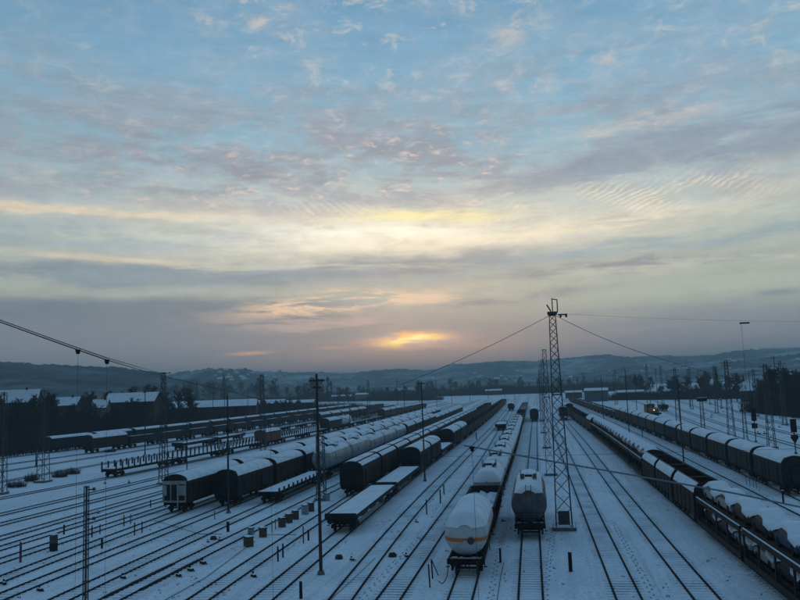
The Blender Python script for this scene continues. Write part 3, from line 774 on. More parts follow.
def stake_flat(L, M, lod, seed, posts=True, snowdeck=True, ph=1.25, endwall=False):
    P = underframe(L, lod); a = L / 2 - .5
    b = MB().box(-1.4, 1.4, -a, a, 1.2, 1.34)
    P.append(('deck', b.mesh('deck', M), -1, (0, 0, 0)))
    if snowdeck:
        s = heap(1.3, -a + .1, a - .1, 1.37, .05, seed, .8, .06); P.append(('snow_cover', s.mesh('snow_cover', M_snow, True), -1, (0, 0, 0)))
    if posts:
        n = int(L / 1.7); pm = PROTO.get(('post', ph))
        if pm is None: pm = PROTO[('post', ph)] = MB().cb(0, 0, ph / 2, .16, .22, ph).mesh('stanchion', M_brown)
        for k in range(n + 1):
            for sx in (-1, 1): P.append(('stanchion', pm, -1, (sx * 1.36, -a + .15 + (2 * a - .3) * k / n, 1.25)))
    if endwall:
        e = MB()
        for sy in (-1, 1): e.box(-1.35, 1.35, min(sy * a, sy * (a - .1)), max(sy * a, sy * (a - .1)), 1.34, 2.0)
        P.append(('end_board', e.mesh('end_board', M), -1, (0, 0, 0)))
    return P
def low_load(L, M, lod, seed):          # low-sided flat wagon, snow level with its sides
    P = underframe(L, lod); a = L / 2 - .5; hw = 1.48
    b = MB().box(-hw, hw, -a, a, 1.15, 1.45)
    P.append(('deck', b.mesh('deck', M), -1, (0, 0, 0)))
    n = int(L / 2.2)
    for k in range(n):
        y0 = -a + .05 + 2 * a * k / n; y1 = -a - .05 + 2 * a * (k + 1) / n
        for sx in (-1, 1):
            sb = MB().box(min(sx * hw, sx * (hw + .05)), max(sx * hw, sx * (hw + .05)), y0, y1, 1.22, 1.62); P.append(('side_board', sb.mesh('side_board', M), -1, (0, 0, 0)))
            if k % 2 == 0 and lod == 0:
                sb = MB().box(min(sx * (hw + .05), sx * (hw + .12)), max(sx * (hw + .05), sx * (hw + .12)), y0 + .3, y1 - .5, 1.2, 1.25); P.append(('snow_ledge', sb.mesh('snow_ledge', M_snow), -1, (0, 0, 0)))
    for sy in (-1, 1):
        e = MB().box(-hw, hw, min(sy * a, sy * (a + .05)), max(sy * a, sy * (a + .05)), 1.2, 1.75); P.append(('end_board', e.mesh('end_board', M), -1, (0, 0, 0)))
    s = heap(hw - .06, -a + .05, a - .05, 1.55, .05, seed, .7, .10); P.append(('snow_cover', s.mesh('snow_cover', M_snow, True), -1, (0, 0, 0)))
    return P
DECK = 2.75
def carrier(L, M, lod, seed):
    P = underframe(L, lod); a = L / 2 - .4; b = MB()
    b.box(-1.4, 1.4, -a, a, .75, .85); P.append(('lower_deck', b.mesh('lower_deck', M), -1, (0, 0, 0)))
    b = MB().box(-1.38, 1.38, -a, a, DECK - .1, DECK)
    ui = len(P); P.append(('upper_deck', b.mesh('upper_deck', M), -1, (0, 0, 0)))
    for sx in (-1, 1):
        b = MB().box(min(sx * 1.38, sx * 1.5), max(sx * 1.38, sx * 1.5), -a, a, DECK - .28, DECK + .08); P.append(('side_beam', b.mesh('side_beam', M_brown), ui, (0, 0, 0)))
        b = MB().box(min(sx * 1.40, sx * 1.49), max(sx * 1.40, sx * 1.49), -a, a, DECK + .082, DECK + .13); P.append(('snow_cover', b.mesh('snow_cover', M_snow), ui, (0, 0, 0)))
        b = MB().box(min(sx * 1.40, sx * 1.5), max(sx * 1.40, sx * 1.5), -a, a, .6, 1.0); P.append(('side_beam', b.mesh('side_beam', M_brown), -1, (0, 0, 0)))
    n = int(L / 3.0); pm = PROTO.get('cpost')
    if pm is None: pm = PROTO['cpost'] = MB().cb(0, 0, 1.0, .10, .18, 1.72).mesh('post', M_brown)
    for k in range(n + 1):
        for sx in (-1, 1): P.append(('post', pm, -1, (sx * 1.44, -a + .12 + (2 * a - .24) * k / n, .62)))
    return P
def hull(sections, M, name):   # sections: (y, [(x,z)...]) all of the same count
    vs = []; n = len(sections[0][1])
    for y, pr in sections: vs += [(x, y, z) for x, z in pr]
    fs = [(j * n + i, j * n + (i + 1) % n, (j + 1) * n + (i + 1) % n, (j + 1) * n + i) for j in range(len(sections) - 1) for i in range(n)]
    fs += [tuple(range(n - 1, -1, -1)), tuple(range((len(sections) - 1) * n, len(sections) * n))]
    m = MB(); m.add(vs, fs); return m.mesh(name, M, True)
def car_proto(ci, seed):
    M = CARM[ci]; P = []
    def sec(y, zt, hw=.84, zb=.28, sh=.08):
        return (y, [(-hw, zb), (hw, zb), (hw + .02, .6), (hw - .03, zt - sh), (hw - .16, zt), (-hw + .16, zt), (-hw + .03, zt - sh), (-hw - .02, .6)])
    body = hull([sec(-2.05, .62, .72), sec(-1.95, .78), (sec(-1.0, .92)), sec(0, .95), sec(1.5, .95), sec(1.95, .92), sec(2.08, .6, .74)], M, 'body')
    P.append(('body', body, -1, (0, 0, 0)))
    def cs(y, zt, hw): return (y, [(-.80, .9), (.80, .9), (hw, zt - .05), (hw - .12, zt), (-hw + .12, zt), (-hw, zt - .05)])
    cabin = hull([cs(-1.0, .96, .74), cs(-.25, 1.42, .62), cs(.9, 1.46, .62), cs(1.75, 1.0, .72)], M_glass, 'windows')
    P.append(('windows', cabin, -1, (0, 0, 0)))
    rf = hull([(-.28, [(-.60, 1.40), (.60, 1.40), (.56, 1.46), (-.56, 1.46)]), (.95, [(-.61, 1.43), (.61, 1.43), (.56, 1.49), (-.56, 1.49)])], M, 'roof')
    P.append(('roof', rf, -1, (0, 0, 0)))
    # snow: thick rounded blanket over bonnet, roof and boot
    ys_ = [-2.0, -1.7, -1.1, -.8, -.3, .2, .8, 1.1, 1.6, 1.9, 2.05]; zt = [.78, 1.00, 1.12, 1.16, 1.52, 1.62, 1.62, 1.50, 1.24, 1.12, .88]; hw = [.74, .88, .90, .86, .70, .70, .70, .70, .84, .90, .80]
    vs = []; n = 13
    for j, (y, z, w) in enumerate(zip(ys_, zt, hw)):
        for i in range(n):
            t_ = math.pi * i / (n - 1); drop = .42 if 3 < j < 8 else .30
            vs.append((-w * 1.06 * math.copysign(abs(math.cos(t_)) ** .6, math.cos(t_)), y, z - drop + drop * math.sin(t_) ** .45 + .05 * mnoise.noise(Vector((i * .5, y * 1.5, seed * 2.3)))))
    s = MB(); s.add(vs, [(j * n + i, j * n + i + 1, (j + 1) * n + i + 1, (j + 1) * n + i) for j in range(len(ys_) - 1) for i in range(n - 1)])
    s.add(vs[:n], [tuple(range(n))]); s.add(vs[-n:], [tuple(range(n))])
    P.append(('snow_cover', s.mesh('snow_cover', M_snow, True), -1, (0, 0, 0)))
    if 'cwheel' not in PROTO:
        m = MB(); m.tube((-.1, 0, 0), (.1, 0, 0), .31, 14); PROTO['cwheel'] = m.mesh('wheel', M_dark)
    for sx in (-.78, .78):
        for y in (-1.28, 1.3): P.append(('wheel', PROTO['cwheel'], -1, (sx, y, .31)))
    return P
ORD = ['first', 'second', 'third', 'fourth', 'fifth', 'sixth', 'seventh', 'eighth', 'ninth', 'tenth', 'eleventh', 'twelfth', 'thirteenth', 'fourteenth',
       'fifteenth', 'sixteenth', 'seventeenth', 'eighteenth', 'nineteenth', 'twentieth', 'twenty-first', 'twenty-second', 'twenty-third', 'twenty-fourth',
       'twenty-fifth', 'twenty-sixth', 'twenty-seventh', 'twenty-eighth', 'twenty-ninth', 'thirtieth', 'thirty-first', 'thirty-second', 'thirty-third', 'thirty-fourth']
CACHE = {}
BUILD = {'cov': covered, 'tank': tank, 'gon': gondola, 'hop': hopper, 'flat': stake_flat, 'low': low_load, 'car': carrier}
NM = {'cov': ('covered_wagon', 'covered wagon'), 'tank': ('tank_wagon', 'tank wagon'), 'gon': ('open_wagon', 'open wagon'), 'hop': ('hopper_wagon', 'hopper wagon'),
      'flat': ('flat_wagon', 'flat wagon'), 'low': ('low_sided_wagon', 'flat wagon'), 'car': ('car_carrier_wagon', 'car carrier')}
RAILTOP = 0.09
def train(key, px, py, items, tail, group, offset=0.0):
    """items: (kind, length, material, descriptive words, options); tail says which train it is."""
    t = TR[key]; s = t.near_s(px, py) + offset; out = []; cnt = {}
    tot = {}
    for it in items: tot[it[3]] = tot.get(it[3], 0) + 1
    for it in items:
        kind, L, M, words, opt = it
        c = t.pos(s + L / 2); a_ = t.pos(s + 2.2); b_ = t.pos(s + L - 2.2); d = (b_ - a_); c = (a_ + b_) / 2
        dist = c.length; lod = 0 if dist < 100 else (1 if dist < 170 else 2)
        rz = math.atan2(-d.x, d.y)
        i = cnt.get(words, 0); cnt[words] = i + 1
        if tot[words] > 3 and kind in ('cov', 'gon'):
            M = {M_black: [M_black, M_slate, M_black, M_brown, M_oxide], M_brown: [M_brown, M_oxide, M_brown, M_slate], M_green: [M_green, M_green, M_slate, M_green]}.get(M, [M])[(i * 7 + len(key) + i // 3) % {M_black: 5, M_brown: 4, M_green: 4}.get(M, 1)]
        v = i % 3 if lod else i
        ck = (kind, L, M.name, lod, v, tuple(sorted(opt.items())))
        if ck not in CACHE: CACHE[ck] = BUILD[kind](L, M, lod, seed=len(CACHE) * 1.7, **opt)
        lab = words if tot[words] == 1 else ('nearest ' if i == 0 else ORD[i] + '-nearest ') + words + ' ' + tail
        nm, cat = NM[kind]
        o = inst(CACHE[ck], nm, (c.x, c.y, RAILTOP), rz, lab, cat, group); out.append((o, kind, L, lod)); s += L
    return out
def rep(n, *a): return [a] * n
CV, TK, GO, HO, FL, LO, CA = 'cov', 'tank', 'gon', 'hop', 'flat', 'low', 'car'
# the long tank train in the middle
train('T1', 464.5, 581,
      [(TK, 11.2, M_tankw, 'white gas tank wagon with an orange stripe round its snow-topped tank', dict(stripe=True, r=1.52, dome=1.25, cz=2.75, snow=(20, 160))),
       (GO, 14.5, M_black, 'open wagon heaped with lumps of snow, right behind the striped gas tank', dict(hgt=2.9, fill=2.2, amp=.75))]
      + rep(11, TK, 12.4, M_silver, 'snow-covered tank wagon', dict(snow=(12, 168)))
      + rep(6, GO, 14, M_black, 'dark open wagon', dict(hgt=2.4, fill=1.9, amp=.1))
      + rep(8, GO, 14, M_brown, 'low brown open wagon', dict(hgt=2.0, fill=1.7, amp=.1)),
      'behind the striped gas tank', 'wagons of the tank train')
train('T2', 529.5, 542, [(TK, 14.5, M_tankd, 'grey tank wagon with a ladder on its end, standing alone beside the tall lattice mast', dict(rear_end=True, r=1.5, dome=.5, cz=2.8, snow=(38, 142)))], '', None)
train('T2', 534.5, 422, [(CV, 14, M_black, 'small dark covered wagon, end wall towards us, beside the row of masts', dict()), (CV, 14, M_black, 'covered wagon coupled behind the small dark one', dict())], 'beside the row of lattice masts', None)
train('L1', 500.5, 431, [(LO, 18, M_black, 'short snowy flat wagon, alone on the track just left of the tank train', dict())], 'on the track just left of the tank train', None)
train('L1', 511, 411, [(CV, 14, M_black, 'small dark wagon far behind the lone snowy flat wagon', dict(top=3.4, eave=2.6))], '', None)
train('L3', 339, 535,
      [(LO, 22, M_black, 'nearer of two low flat wagons, snow level between its side boards', dict()), (LO, 20, M_black, 'farther of the two snow-covered low flat wagons left of centre', dict()),
       (CV, 12.5, M_black, 'dark high-roofed covered wagon directly behind the two low flat wagons', dict()), (CV, 12.5, M_brown, 'covered wagon with a pale side panel, second behind the low flat wagons', dict(patch=True)),
       (LO, 18, M_black, 'snowy low wagon between two pairs of covered wagons', dict())]
      + rep(2, CV, 15, M_black, 'covered wagon after the snowy gap', dict())
      + rep(12, GO, 15, M_black, 'dark open wagon', dict(hgt=2.9, fill=2.0, amp=.1))
      + rep(7, GO, 15, M_rust, 'far rusty open wagon', dict(hgt=2.9, fill=2.2, amp=.1)),
      'behind the two low flat wagons', 'wagons of the mixed train left of centre')
train('L4', 351, 498, rep(15, CV, 12.8, M_black, 'wagon with a dark line along its snowy roof', dict(ridge=True)) + rep(8, GO, 14, M_black, 'far open wagon', dict(hgt=2.8, fill=2.1, amp=.1)),
      'of the long round-roofed train', 'wagons of the long round-roofed train')
train('L6', 268, 505, [(FL, 22, M_black, 'empty flat wagon with short posts in front of the silver tank wagons', dict(ph=.5))]
      + rep(2, TK, 14.5, M_silver, 'silver tank wagon with snow on top', dict(snow=(38, 142), dome=.45, r=1.5, cz=2.8))
      + rep(3, TK, 14, M_silver, 'dull snow-topped tank wagon', dict(snow=(25, 155)))
      + rep(4, CV, 14, M_black, 'dark covered wagon', dict()) + rep(7, CV, 14, M_brown, 'far brown covered wagon', dict(top=3.6, eave=2.7)),
      'of the silver tank train', 'wagons of the silver tank train')
train('L7', 226, 508, rep(16, CV, 13.2, M_black, 'dark covered wagon with a white snowy roof', dict()), 'right of the pale-ended wagon', 'wagons beside the pale-ended wagon')
train('L8', 170, 514.5, [(CV, 17, M_black, 'snow-roofed covered wagon with pale panels on its end wall, nearest on the left', dict(paleend=True))] + rep(15, CV, 14, M_black, 'snow-roofed covered wagon', dict()),
      'behind the pale-ended wagon', 'wagons of the train led by the pale-ended wagon')
train('L14', 108, 478.5, rep(3, FL, 19, M_brown, 'flat wagon with a row of tall posts', dict()) + [(CV, 11, M_orange, 'orange round-roofed covered wagon standing between flat wagons with tall posts', dict(top=3.9))]
      + rep(2, FL, 19, M_brown, 'flat wagon with posts beyond the orange covered one', dict()) + [(CV, 15, M_green, 'green covered wagon with a snowy roof, in line beyond the orange one', dict()),
      (TK, 13, M_tankw, 'pale tank wagon coupled behind the green covered wagon', dict())] + rep(3, FL, 17, M_brown, 'low flat wagon beyond the pale tank', dict()) + rep(3, CV, 14, M_rust, 'rust-red covered wagon', dict()) + rep(6, GO, 14, M_rust, 'far rusty open wagon', dict(hgt=2.6, fill=2.1)),
      'of the posted flat wagon train', 'wagons of the posted flat wagon train')
train('L15', 178, 451, rep(2, LO, 18, M_black, 'low wagon under snow', dict()), 'between posted flat wagons and brown train', 'low snowy wagons at the back')
train('L15', 262, 435, rep(3, FL, 17, M_rust, 'flat wagon', dict(ph=.9)) + rep(5, CV, 14, M_brown, 'brown covered wagon', dict()) + rep(5, GO, 14, M_rust, 'open wagon', dict(hgt=2.6, fill=2.1)), 'behind the green covered wagon', 'wagons of the broken back train')
train('L18', 88, 454, [(CV, 14, M_brown, 'rounded covered wagon at the near end of the long brown train', dict())] + rep(19, GO, 14, M_brown, 'brown snow-rimmed open wagon', dict(hgt=2.9, fill=2.75, amp=.12)), 'of the brown train below the wood', 'wagons of the brown train at the back')
train('L19', 48, 453.5, rep(3, CV, 16, M_black, 'dark snow-roofed wagon', dict(top=3.8)) + rep(14, CV, 14, M_brown, 'low-roofed brown wagon', dict(top=3.7)), 'of the backmost train under the wooded bank', 'wagons of the backmost train')
# right-hand trains

t = TR['R3']; s0 = t.near_s(716, 531)
def train_at(key, s_start, *a):
    p = TR[key].pos(s_start); tt = TR[key]; old = tt.near_s; tt.near_s = lambda *_: s_start
    r_ = train(key, 0, 0, *a); tt.near_s = old; return r_
CARS = {}
CARW = ['silver', 'black', 'blue', 'red', 'white']
def load_cars(wagons, tag_, grp, lower=False):
    k = 0; tot = sum(1 for w in wagons if w[1] == CA)
    for w, kind, L, lod in wagons:
        if kind != CA: continue
        for y in (-4.55, 0.0, 4.55):
            for dk in ((0, 1) if lower else (1,)):
                ci = random.choice([0, 1, 1, 2, 3, 4]) if dk else random.choice([0, 1, 2])
                key = (ci, k % 3)
                if key not in CARS: CARS[key] = car_proto(ci, k)
                z = RAILTOP + (DECK if dk else .86)
                loc = Matrix.Rotation(w.rotation_euler.z, 4, 'Z') @ Vector((0, y + random.uniform(-.1, .1), 0)) + w.location
                loc.z = z - .01
                if dk: lab = 'snow-capped car, %s from the near end, on the top deck %s' % (ORD[k % 34], tag_)
                else: lab = 'car on the lower deck beneath the %s snow-capped car %s' % (ORD[k % 34], tag_)
                inst(CARS[key], 'transported_car', loc, w.rotation_euler.z + random.uniform(-.01, .01) + math.pi * 0, lab, 'car', grp)
            k += 1
a_ = train_at('R3', s0 - 14.0 * 2, rep(2, CA, 14.0, M_brown, 'double-deck wagon carrying snowy cars', dict()), 'before the open hopper wagons', 'near car carrier wagons')
load_cars(a_, 'before the hopper wagons', 'snowy cars in front of the hopper wagons', True)
hp = train_at('R3', s0, rep(3, HO, 10.6, M_brown, 'open-topped hopper wagon with curved snowy sides', dict()), 'between the two strings of car carriers', 'hopper wagons')
s1 = s0 + 31.8
a_ = train_at('R3', s1, rep(6, CA, 14.0, M_brown, 'double-deck wagon carrying snowy cars', dict()), 'behind the three open hopper wagons', 'far car carrier wagons')
load_cars(a_, 'behind the hopper wagons', 'snowy cars behind the hopper wagons')
train_at('R3', s1 + 84, [(CV, 14, M_black, 'dark round-roofed wagon directly behind the far snowy cars', dict())] + rep(7, GO, 14, M_black, 'dark open wagon', dict(hgt=3.0, fill=2.2, amp=.2)) + [(CV, 14, M_black, 'boxy dark wagon at the far end of the car carrier train', dict())], 'of the train behind the snowy cars', 'far wagons of the right-hand train')
s5 = TR['R5'].near_s(800, 497.5)
train_at('R5', s5, rep(13, CV, 12.6, M_green, 'grey-green covered wagon with rounded snow-white roof', dict()) + rep(16, GO, 14, M_brown, 'far brown open wagon with snow inside', dict(hgt=2.6, fill=2.3)), 'of the rightmost train', 'wagons of the rightmost train')
train('R6', 665, 411.5, [(GO, 12, M_brown, 'short open wagon beside the shunting engine', dict(hgt=2.2, fill=1.8))], '', None)

# ------------------------------------------------------------------ engines
def engine_proto(M, L=11.0, lamp=False, beam=None):
    P = running_gear(L, 1); b = MB()
    b.box(-1.45, 1.45, -L / 2, L / 2, .95, 1.3); P.append(('frame', b.mesh('frame', M_dark), -1, (0, 0, 0)))
    b = MB().prism([(-.95, 1.3), (.95, 1.3), (.95, 2.5), (.75, 2.75), (-.75, 2.75), (-.95, 2.5)], -L / 2 + .7, L * .12); bi = len(P); P.append(('bonnet', b.mesh('bonnet', M), -1, (0, 0, 0)))
    b = MB().prism([(-.95, 1.3), (.95, 1.3), (.95, 2.3), (.75, 2.5), (-.75, 2.5), (-.95, 2.3)], L * .40, L / 2 - .5); P.append(('rear_bonnet', b.mesh('rear_bonnet', M), -1, (0, 0, 0)))
    b = MB().box(-1.4, 1.4, L * .12, L * .40, 1.3, 3.75); ci = len(P); P.append(('cab', b.mesh('cab', M), -1, (0, 0, 0)))
    b = MB().prism(arc(1.5, 3.75, 4.05, 8), L * .10, L * .42); P.append(('roof', b.mesh('roof', M_black), ci, (0, 0, 0)))
    s = snow_shell(arc(1.45, 3.78, 4.1, 10)[1:10], L * .11, L * .41, .08, 3); P.append(('snow_cover', s.mesh('snow_cover', M_snow, True), ci, (0, 0, 0)))
    for x in (-.75, .75):
        b = MB().box(x - .42, x + .42, L * .12 - .02, L * .12 - .005, 2.85, 3.5); P.append(('window', b.mesh('window', M_glass), ci, (0, 0, 0)))
    b = MB().box(-1.5, 1.5, -L / 2 - .12, -L / 2, .75, 1.35); P.append(('buffer_beam', b.mesh('buffer_beam', beam or M_dark), -1, (0, 0, 0)))
    for x in (-.9, .9): P.append(('buffer', PROTO['buffer'], -1, (x, -L / 2 - .1, 1.05)))
    r_ = MB()
    for x in (-1.35, 1.35):
        for k in range(4): r_.tube((x, -L / 2 + .2 + k * 1.6, 1.3), (x, -L / 2 + .2 + k * 1.6, 2.2), .02, 4)
        r_.tube((x, -L / 2 + .2, 2.2), (x, -L / 2 + 5.0, 2.2), .02, 4)
    P.append(('handrail', r_.mesh('handrail', M_steel), -1, (0, 0, 0)))
    for k, x in enumerate((-.6, .6)):
        b = MB().tube((x, -L / 2 + .66, 2.2), (x, -L / 2 + .72, 2.2), .16, 10); P.append(('headlight', b.mesh('headlight', M_lamp if lamp and k == 0 else M_glass), bi, (0, 0, 0)))
    if False:
        b = MB().tube((0, L * .12 - .12, 3.85), (0, L * .12 - .02, 3.85), .22, 12); P.append(('roof_lamp', b.mesh('roof_lamp', M_lamp), ci, (0, 0, 0)))
    return P
def put_engine(proto, key, px, py, L, lab, cat='locomotive', name='shunting_locomotive'):
    t = TR[key]; s = t.near_s(px, py); a = t.pos(s + 2); b = t.pos(s + L - 2); c = (a + b) / 2; d = b - a
    return inst(proto, name, (c.x, c.y, RAILTOP), math.atan2(-d.x, d.y), lab, cat)
eng = engine_proto(M_yellow, 10.0, True)
p = G(654, 417); inst(eng, 'shunting_locomotive', (p.x, p.y + 4, RAILTOP), -math.atan2(p.x, p.y) + .3, 'yellow shunting engine with a lit headlamp, beyond the grey-green wagons', 'locomotive')
put_engine(engine_proto(M_black, 12.0, beam=M_tankw), 'R2', 563.5, 420.5, 12, 'dark shunting engine alone on the track left of the right-hand train')

# ------------------------------------------------------------------ lattice masts
def taper(w0, w1, h, z): return w0 + (w1 - w0) * z / h
def lattice_mast(base, h, w0, w1, panels, label, group=None, single_braces=False, cat='lattice mast', arms=(), lean=(0, 0), legr=.07, top=None, M=None, base_block=True, name='lattice_mast', plain=False):
    M = M or M_steel; root = empty(name, base, 0, label, cat, group)
    c = [(-1, -1), (1, -1), (1, 1), (-1, 1)]
    def pt(i, z): w = taper(w0, w1, h, z) / 2; return Vector((c[i][0] * w + lean[0] * z, c[i][1] * w + lean[1] * z, z))
    for i in range(4):
        m = MB(); m.tube(pt(i, -.1), pt(i, h), legr, 4, legr * .8); obj('leg', m.mesh('leg', M), root)
    zs = [0.25]
    r_ = (w1 / w0) ** (1 / panels) if not plain else 1.0
    st = [r_ ** k for k in range(panels)]; tot = sum(st)
    for q in st: zs.append(zs[-1] + q / tot * (h - .3))
    allb = MB()
    for k in range(panels):
        for i in range(4):
            j = (i + 1) % 4; m = MB(); a, b = (i, j) if (k + i) % 2 else (j, i)
            if plain: m.tube(pt(i, zs[k]), pt(j, zs[k]), legr * .6, 4)
            else: m.tube(pt(a, zs[k]), pt(b, zs[k + 1]), legr * .5, 4, cap=False)
            if single_braces: obj('brace', m.mesh('brace', M), root)
            else: allb.add(m.v, m.f)
    m = MB()
    for z in (zs[0], zs[-1], zs[panels // 2]):
        for i in range(4): m.tube(pt(i, z), pt((i + 1) % 4, z), legr * .8, 4)
    if not single_braces: obj('bracing', allb.mesh('bracing', M), root)['kind'] = 'stuff'
    obj('cross_ties', m.mesh('cross_ties', M), root)
    if base_block:
        m = MB().box(-w0 * .72, w0 * .72, -w0 * .72, w0 * .72, -.1, .28); obj('foundation', m.mesh('foundation', M_conc), root)
        m = MB(); m.add(heap(w0 * .68, -w0 * .68, w0 * .68, .29, .03, 1, 1, .06).v, heap(w0 * .68, -w0 * .68, w0 * .68, .29, .03, 1, 1, .06).f)
        obj('snow_cover', m.mesh('snow_cover', M_snow, True), root)
    for z, x0, x1, rr in arms:
        m = MB().tube((x0 + lean[0] * z, 0, z), (x1 + lean[0] * z, 0, z), rr, 5); obj('crossarm', m.mesh('crossarm', M), root)
        for x in (x0, x1):
            if abs(x) > w1: m = MB().lathe_y([(-.09, .0), (-.09, .09), (.09, .09), (.09, 0)], 0, 6); obj('insulator', m.mesh('insulator', M_dark), root, (x + lean[0] * z, 0, z + .1))
    return root
m1 = G(564.5, 529); h1 = 19.3
mr = lattice_mast(m1, h1, 1.42, .55, 20, 'tallest steel lattice mast with wires running from its top, beside the lone grey tank wagon', None, True, legr=.068, lean=(0.0, 0))
hd = MB(); hd.box(-.45, .45, -.4, .4, h1, h1 + .25); obj('head_plate', hd.mesh('head_plate', M_steel), mr)
m = MB(); m.tube((.05, 0, h1 + .2), (.05, 0, h1 + 1.5), .05); m.tube((.05, 0, h1 + 1.45), (.5, 0, h1 + 1.35), .05); m.tube((.5, 0, h1 + .2), (.5, 0, h1 + 1.4), .05); obj('bracket', m.mesh('bracket', M_steel), mr)
m = MB(); m.tube((-.1, 0, h1 + .3), (-.45, 0, h1 + .95), .07); obj('horn_arm', m.mesh('horn_arm', M_steel), mr)
m = MB().box(.5, 1.35, -.12, .12, h1 - .1, h1 + .02); obj('crossarm', m.mesh('crossarm', M_steel), mr)
for x in (.75, 1.25):
    m = MB().lathe_y([(-.1, 0), (-.1, .11), (.1, .11), (.1, 0)], 0, 8); obj('insulator', m.mesh('insulator', M_dark), mr, (x, 0, h1 - .2))
m = MB().box(-.85, .85, -.85, .85, 1.9, 2.0); 
m = MB().box(-.5, .5, -.78, -.70, .5, 1.7); obj('cabinet', m.mesh('cabinet', M_steel), mr)
for (x, y, ty, w, lab) in ((551, 475, 352, 1.25, 'second lattice mast in line behind the tallest one'), (547, 448, 361, 1.15, 'third lattice mast in line behind the tallest one'),
                       (543.5, 433, 366, 1.0, 'fourth lattice mast in the row receding behind the tallest'), (542, 421, 371, 1.0, 'fifth lattice mast in the row receding behind the tallest'),
                       (540.5, 411, 375, 1.0, 'farthest lattice mast in the row receding behind the tallest')):
    b = G(x, y); d = b.dot(f0); hh = (y - ty) / 760 * d
    lattice_mast(b, hh, w, .5, 14, lab, 'row of lattice masts', legr=.06)
    
def mast_px(bx, by, ty, w0, w1, n, label, arms=(), **k):
    b = G(bx, by); hh = (by - ty) / 760 * b.dot(f0); 
    return lattice_mast(b, hh, w0, w1, n, label, None, arms=[(hh * a, x0, x1, r_) for a, x0, x1, r_ in arms], **k), hh
mast_px(732, 438.5, 362, 1.3, .5, 16, 'tall lattice mast with a crossarm, behind the rightmost train near its middle', [(.97, -1.1, 1.1, .06), (.93, -.7, .7, .05)])
mast_px(772, 448, 366, 1.2, .5, 16, 'tall lattice mast between the two dark signals at right', [(.97, -.9, 1.0, .05)])
mast_px(746, 441, 395, .7, .35, 12, 'slender lattice post just right of the tall crossarmed mast', legr=.05)
mast_px(678.5, 423, 369, 1.1, .5, 14, 'lattice mast with crossarm behind the rightmost train, left of the signal gantry post', [(.96, -1.2, .9, .06)])
mast_px(649.5, 412, 365, 1.3, .5, 14, 'lattice mast rising behind the yellow shunting engine', [(.97, -.5, .5, .05)])
for bx, by, ty, lab in ((663, 404, 366, 'far thin lattice mast right of the yellow shunting engine'), (692, 409, 368, 'far lattice mast left of the signal box post'), (717, 413, 366, 'far lattice mast between the signal box post and the tall crossarmed mast'),
                        (785, 425, 362, 'lattice mast between the right edge signal and the dark clump'), (757, 416, 370, 'far lattice mast in front of the broad snowy roof'), (617, 404, 370, 'far lattice mast left of the yellow shunting engine'), (584, 400, 373, 'far lattice mast in front of the low brick shed')):
    mast_px(bx, by, ty, .9, .5, 10, lab, [(.96, -1.3, 1.3, .07), (.88, -.2, 1.6, .05)])
mast_px(163.5, 484, 375, 1.0, .45, 18, 'tall lattice mast just behind the pale-ended wagon, holding the double wire', [(.99, -.6, 1.0, .06)])
mast_px(263, 455, 376, 1.0, .55, 14, 'lattice mast with a dark box half-way up, left of the T-shaped pole', [(.98, -.5, .5, .06)])
mast_px(43, 482, 392, 1.4, .7, 14, 'lattice mast standing in front of the backmost train, left', legr=.06)
mast_px(2, 494, 395, .9, .5, 14, 'lattice mast at the left edge of the view', legr=.06)
mast_px(369, 416.5, 381, 1.2, .6, 10, 'far lattice mast behind the rows of roofs, left of centre')
mast_px(321.5, 500, 438, .95, .75, 9, 'short lattice post beside the first silver tank wagon', legr=.07)
r_, hh = mast_px(84, 727, 503,  .15, .13, 17, 'narrow ladder-like lattice post at lower left with short arms near its top', legr=.028, plain=True, base_block=False)
for z, x1 in ((hh - .15, .42), (hh - 1.35, .42), (hh - 1.42, -.1)):
    m = MB(); m.tube((.05, 0, z), (x1, 0, z), .03); m.tube((x1 - .12, 0, z + .02), (x1 - .05, 0, z + .02), .07, 8) if x1 > 0 else None; obj('arm', m.mesh('arm', M_steel), r_)
for k in range(8):
    a = Vector((.1 + k * .9, 0, hh - 1.45 - .05 * k)); 
# signal gantry post with a sign box
r_, hh = mast_px(703.5, 432, 402, .8, .6, 8, 'short lattice post carrying a wide dark signal box, behind the rightmost train', legr=.06)
m = MB().box(-.9, 1.3, -.25, .25, hh, hh + .8); obj('signal_box', m.mesh('signal_box', M_dark), r_)
m = MB().box(-.9, 1.3, -.25, .25, hh + .805, hh + .88); obj('snow_cover', m.mesh('snow_cover', M_snow), r_)
# plain poles
def pole(bx, by, ty, label, r0_=.12, r1_=.08, arms=(), group=None, cat='pole', lamp=None, name='catenary_pole', M=None, box=None):
    b = G(bx, by); h = (by - ty) / 760 * b.dot(f0); root = empty(name, b, 0, label, cat, group); M = M or M_pole
    m = MB().tube((0, 0, -.1), (0, 0, h), r0_, 8, r1_); obj('shaft', m.mesh('shaft', M, True), root)
    m = MB().tube((0, 0, -.1), (0, 0, .22), r0_ * 2.4, 8, r0_ * 1.7); obj('foot', m.mesh('foot', M_conc), root)
    for f, x0, x1 in arms:
        m = MB().tube((x0, 0, h * f), (x1, 0, h * f), .07, 5); obj('crossarm', m.mesh('crossarm', M), root)
    if box:
        f, w, hh_ = box; m = MB().cb(0, -.1, h * f, w, .3, hh_); obj('box', m.mesh('box', M_dark), root)
    if lamp:
        m = MB().box(-lamp, lamp * 1.2, -.2, .2, h, h + .14); obj('lamp_head', m.mesh('lamp_head', M_conc), root)
    return root
pole(321, 574, 381, 'dark T-shaped pole standing on the snow left of the two low flat wagons', .135, .085, [(.965, -.60, .60), (.93, -.3, .3)])
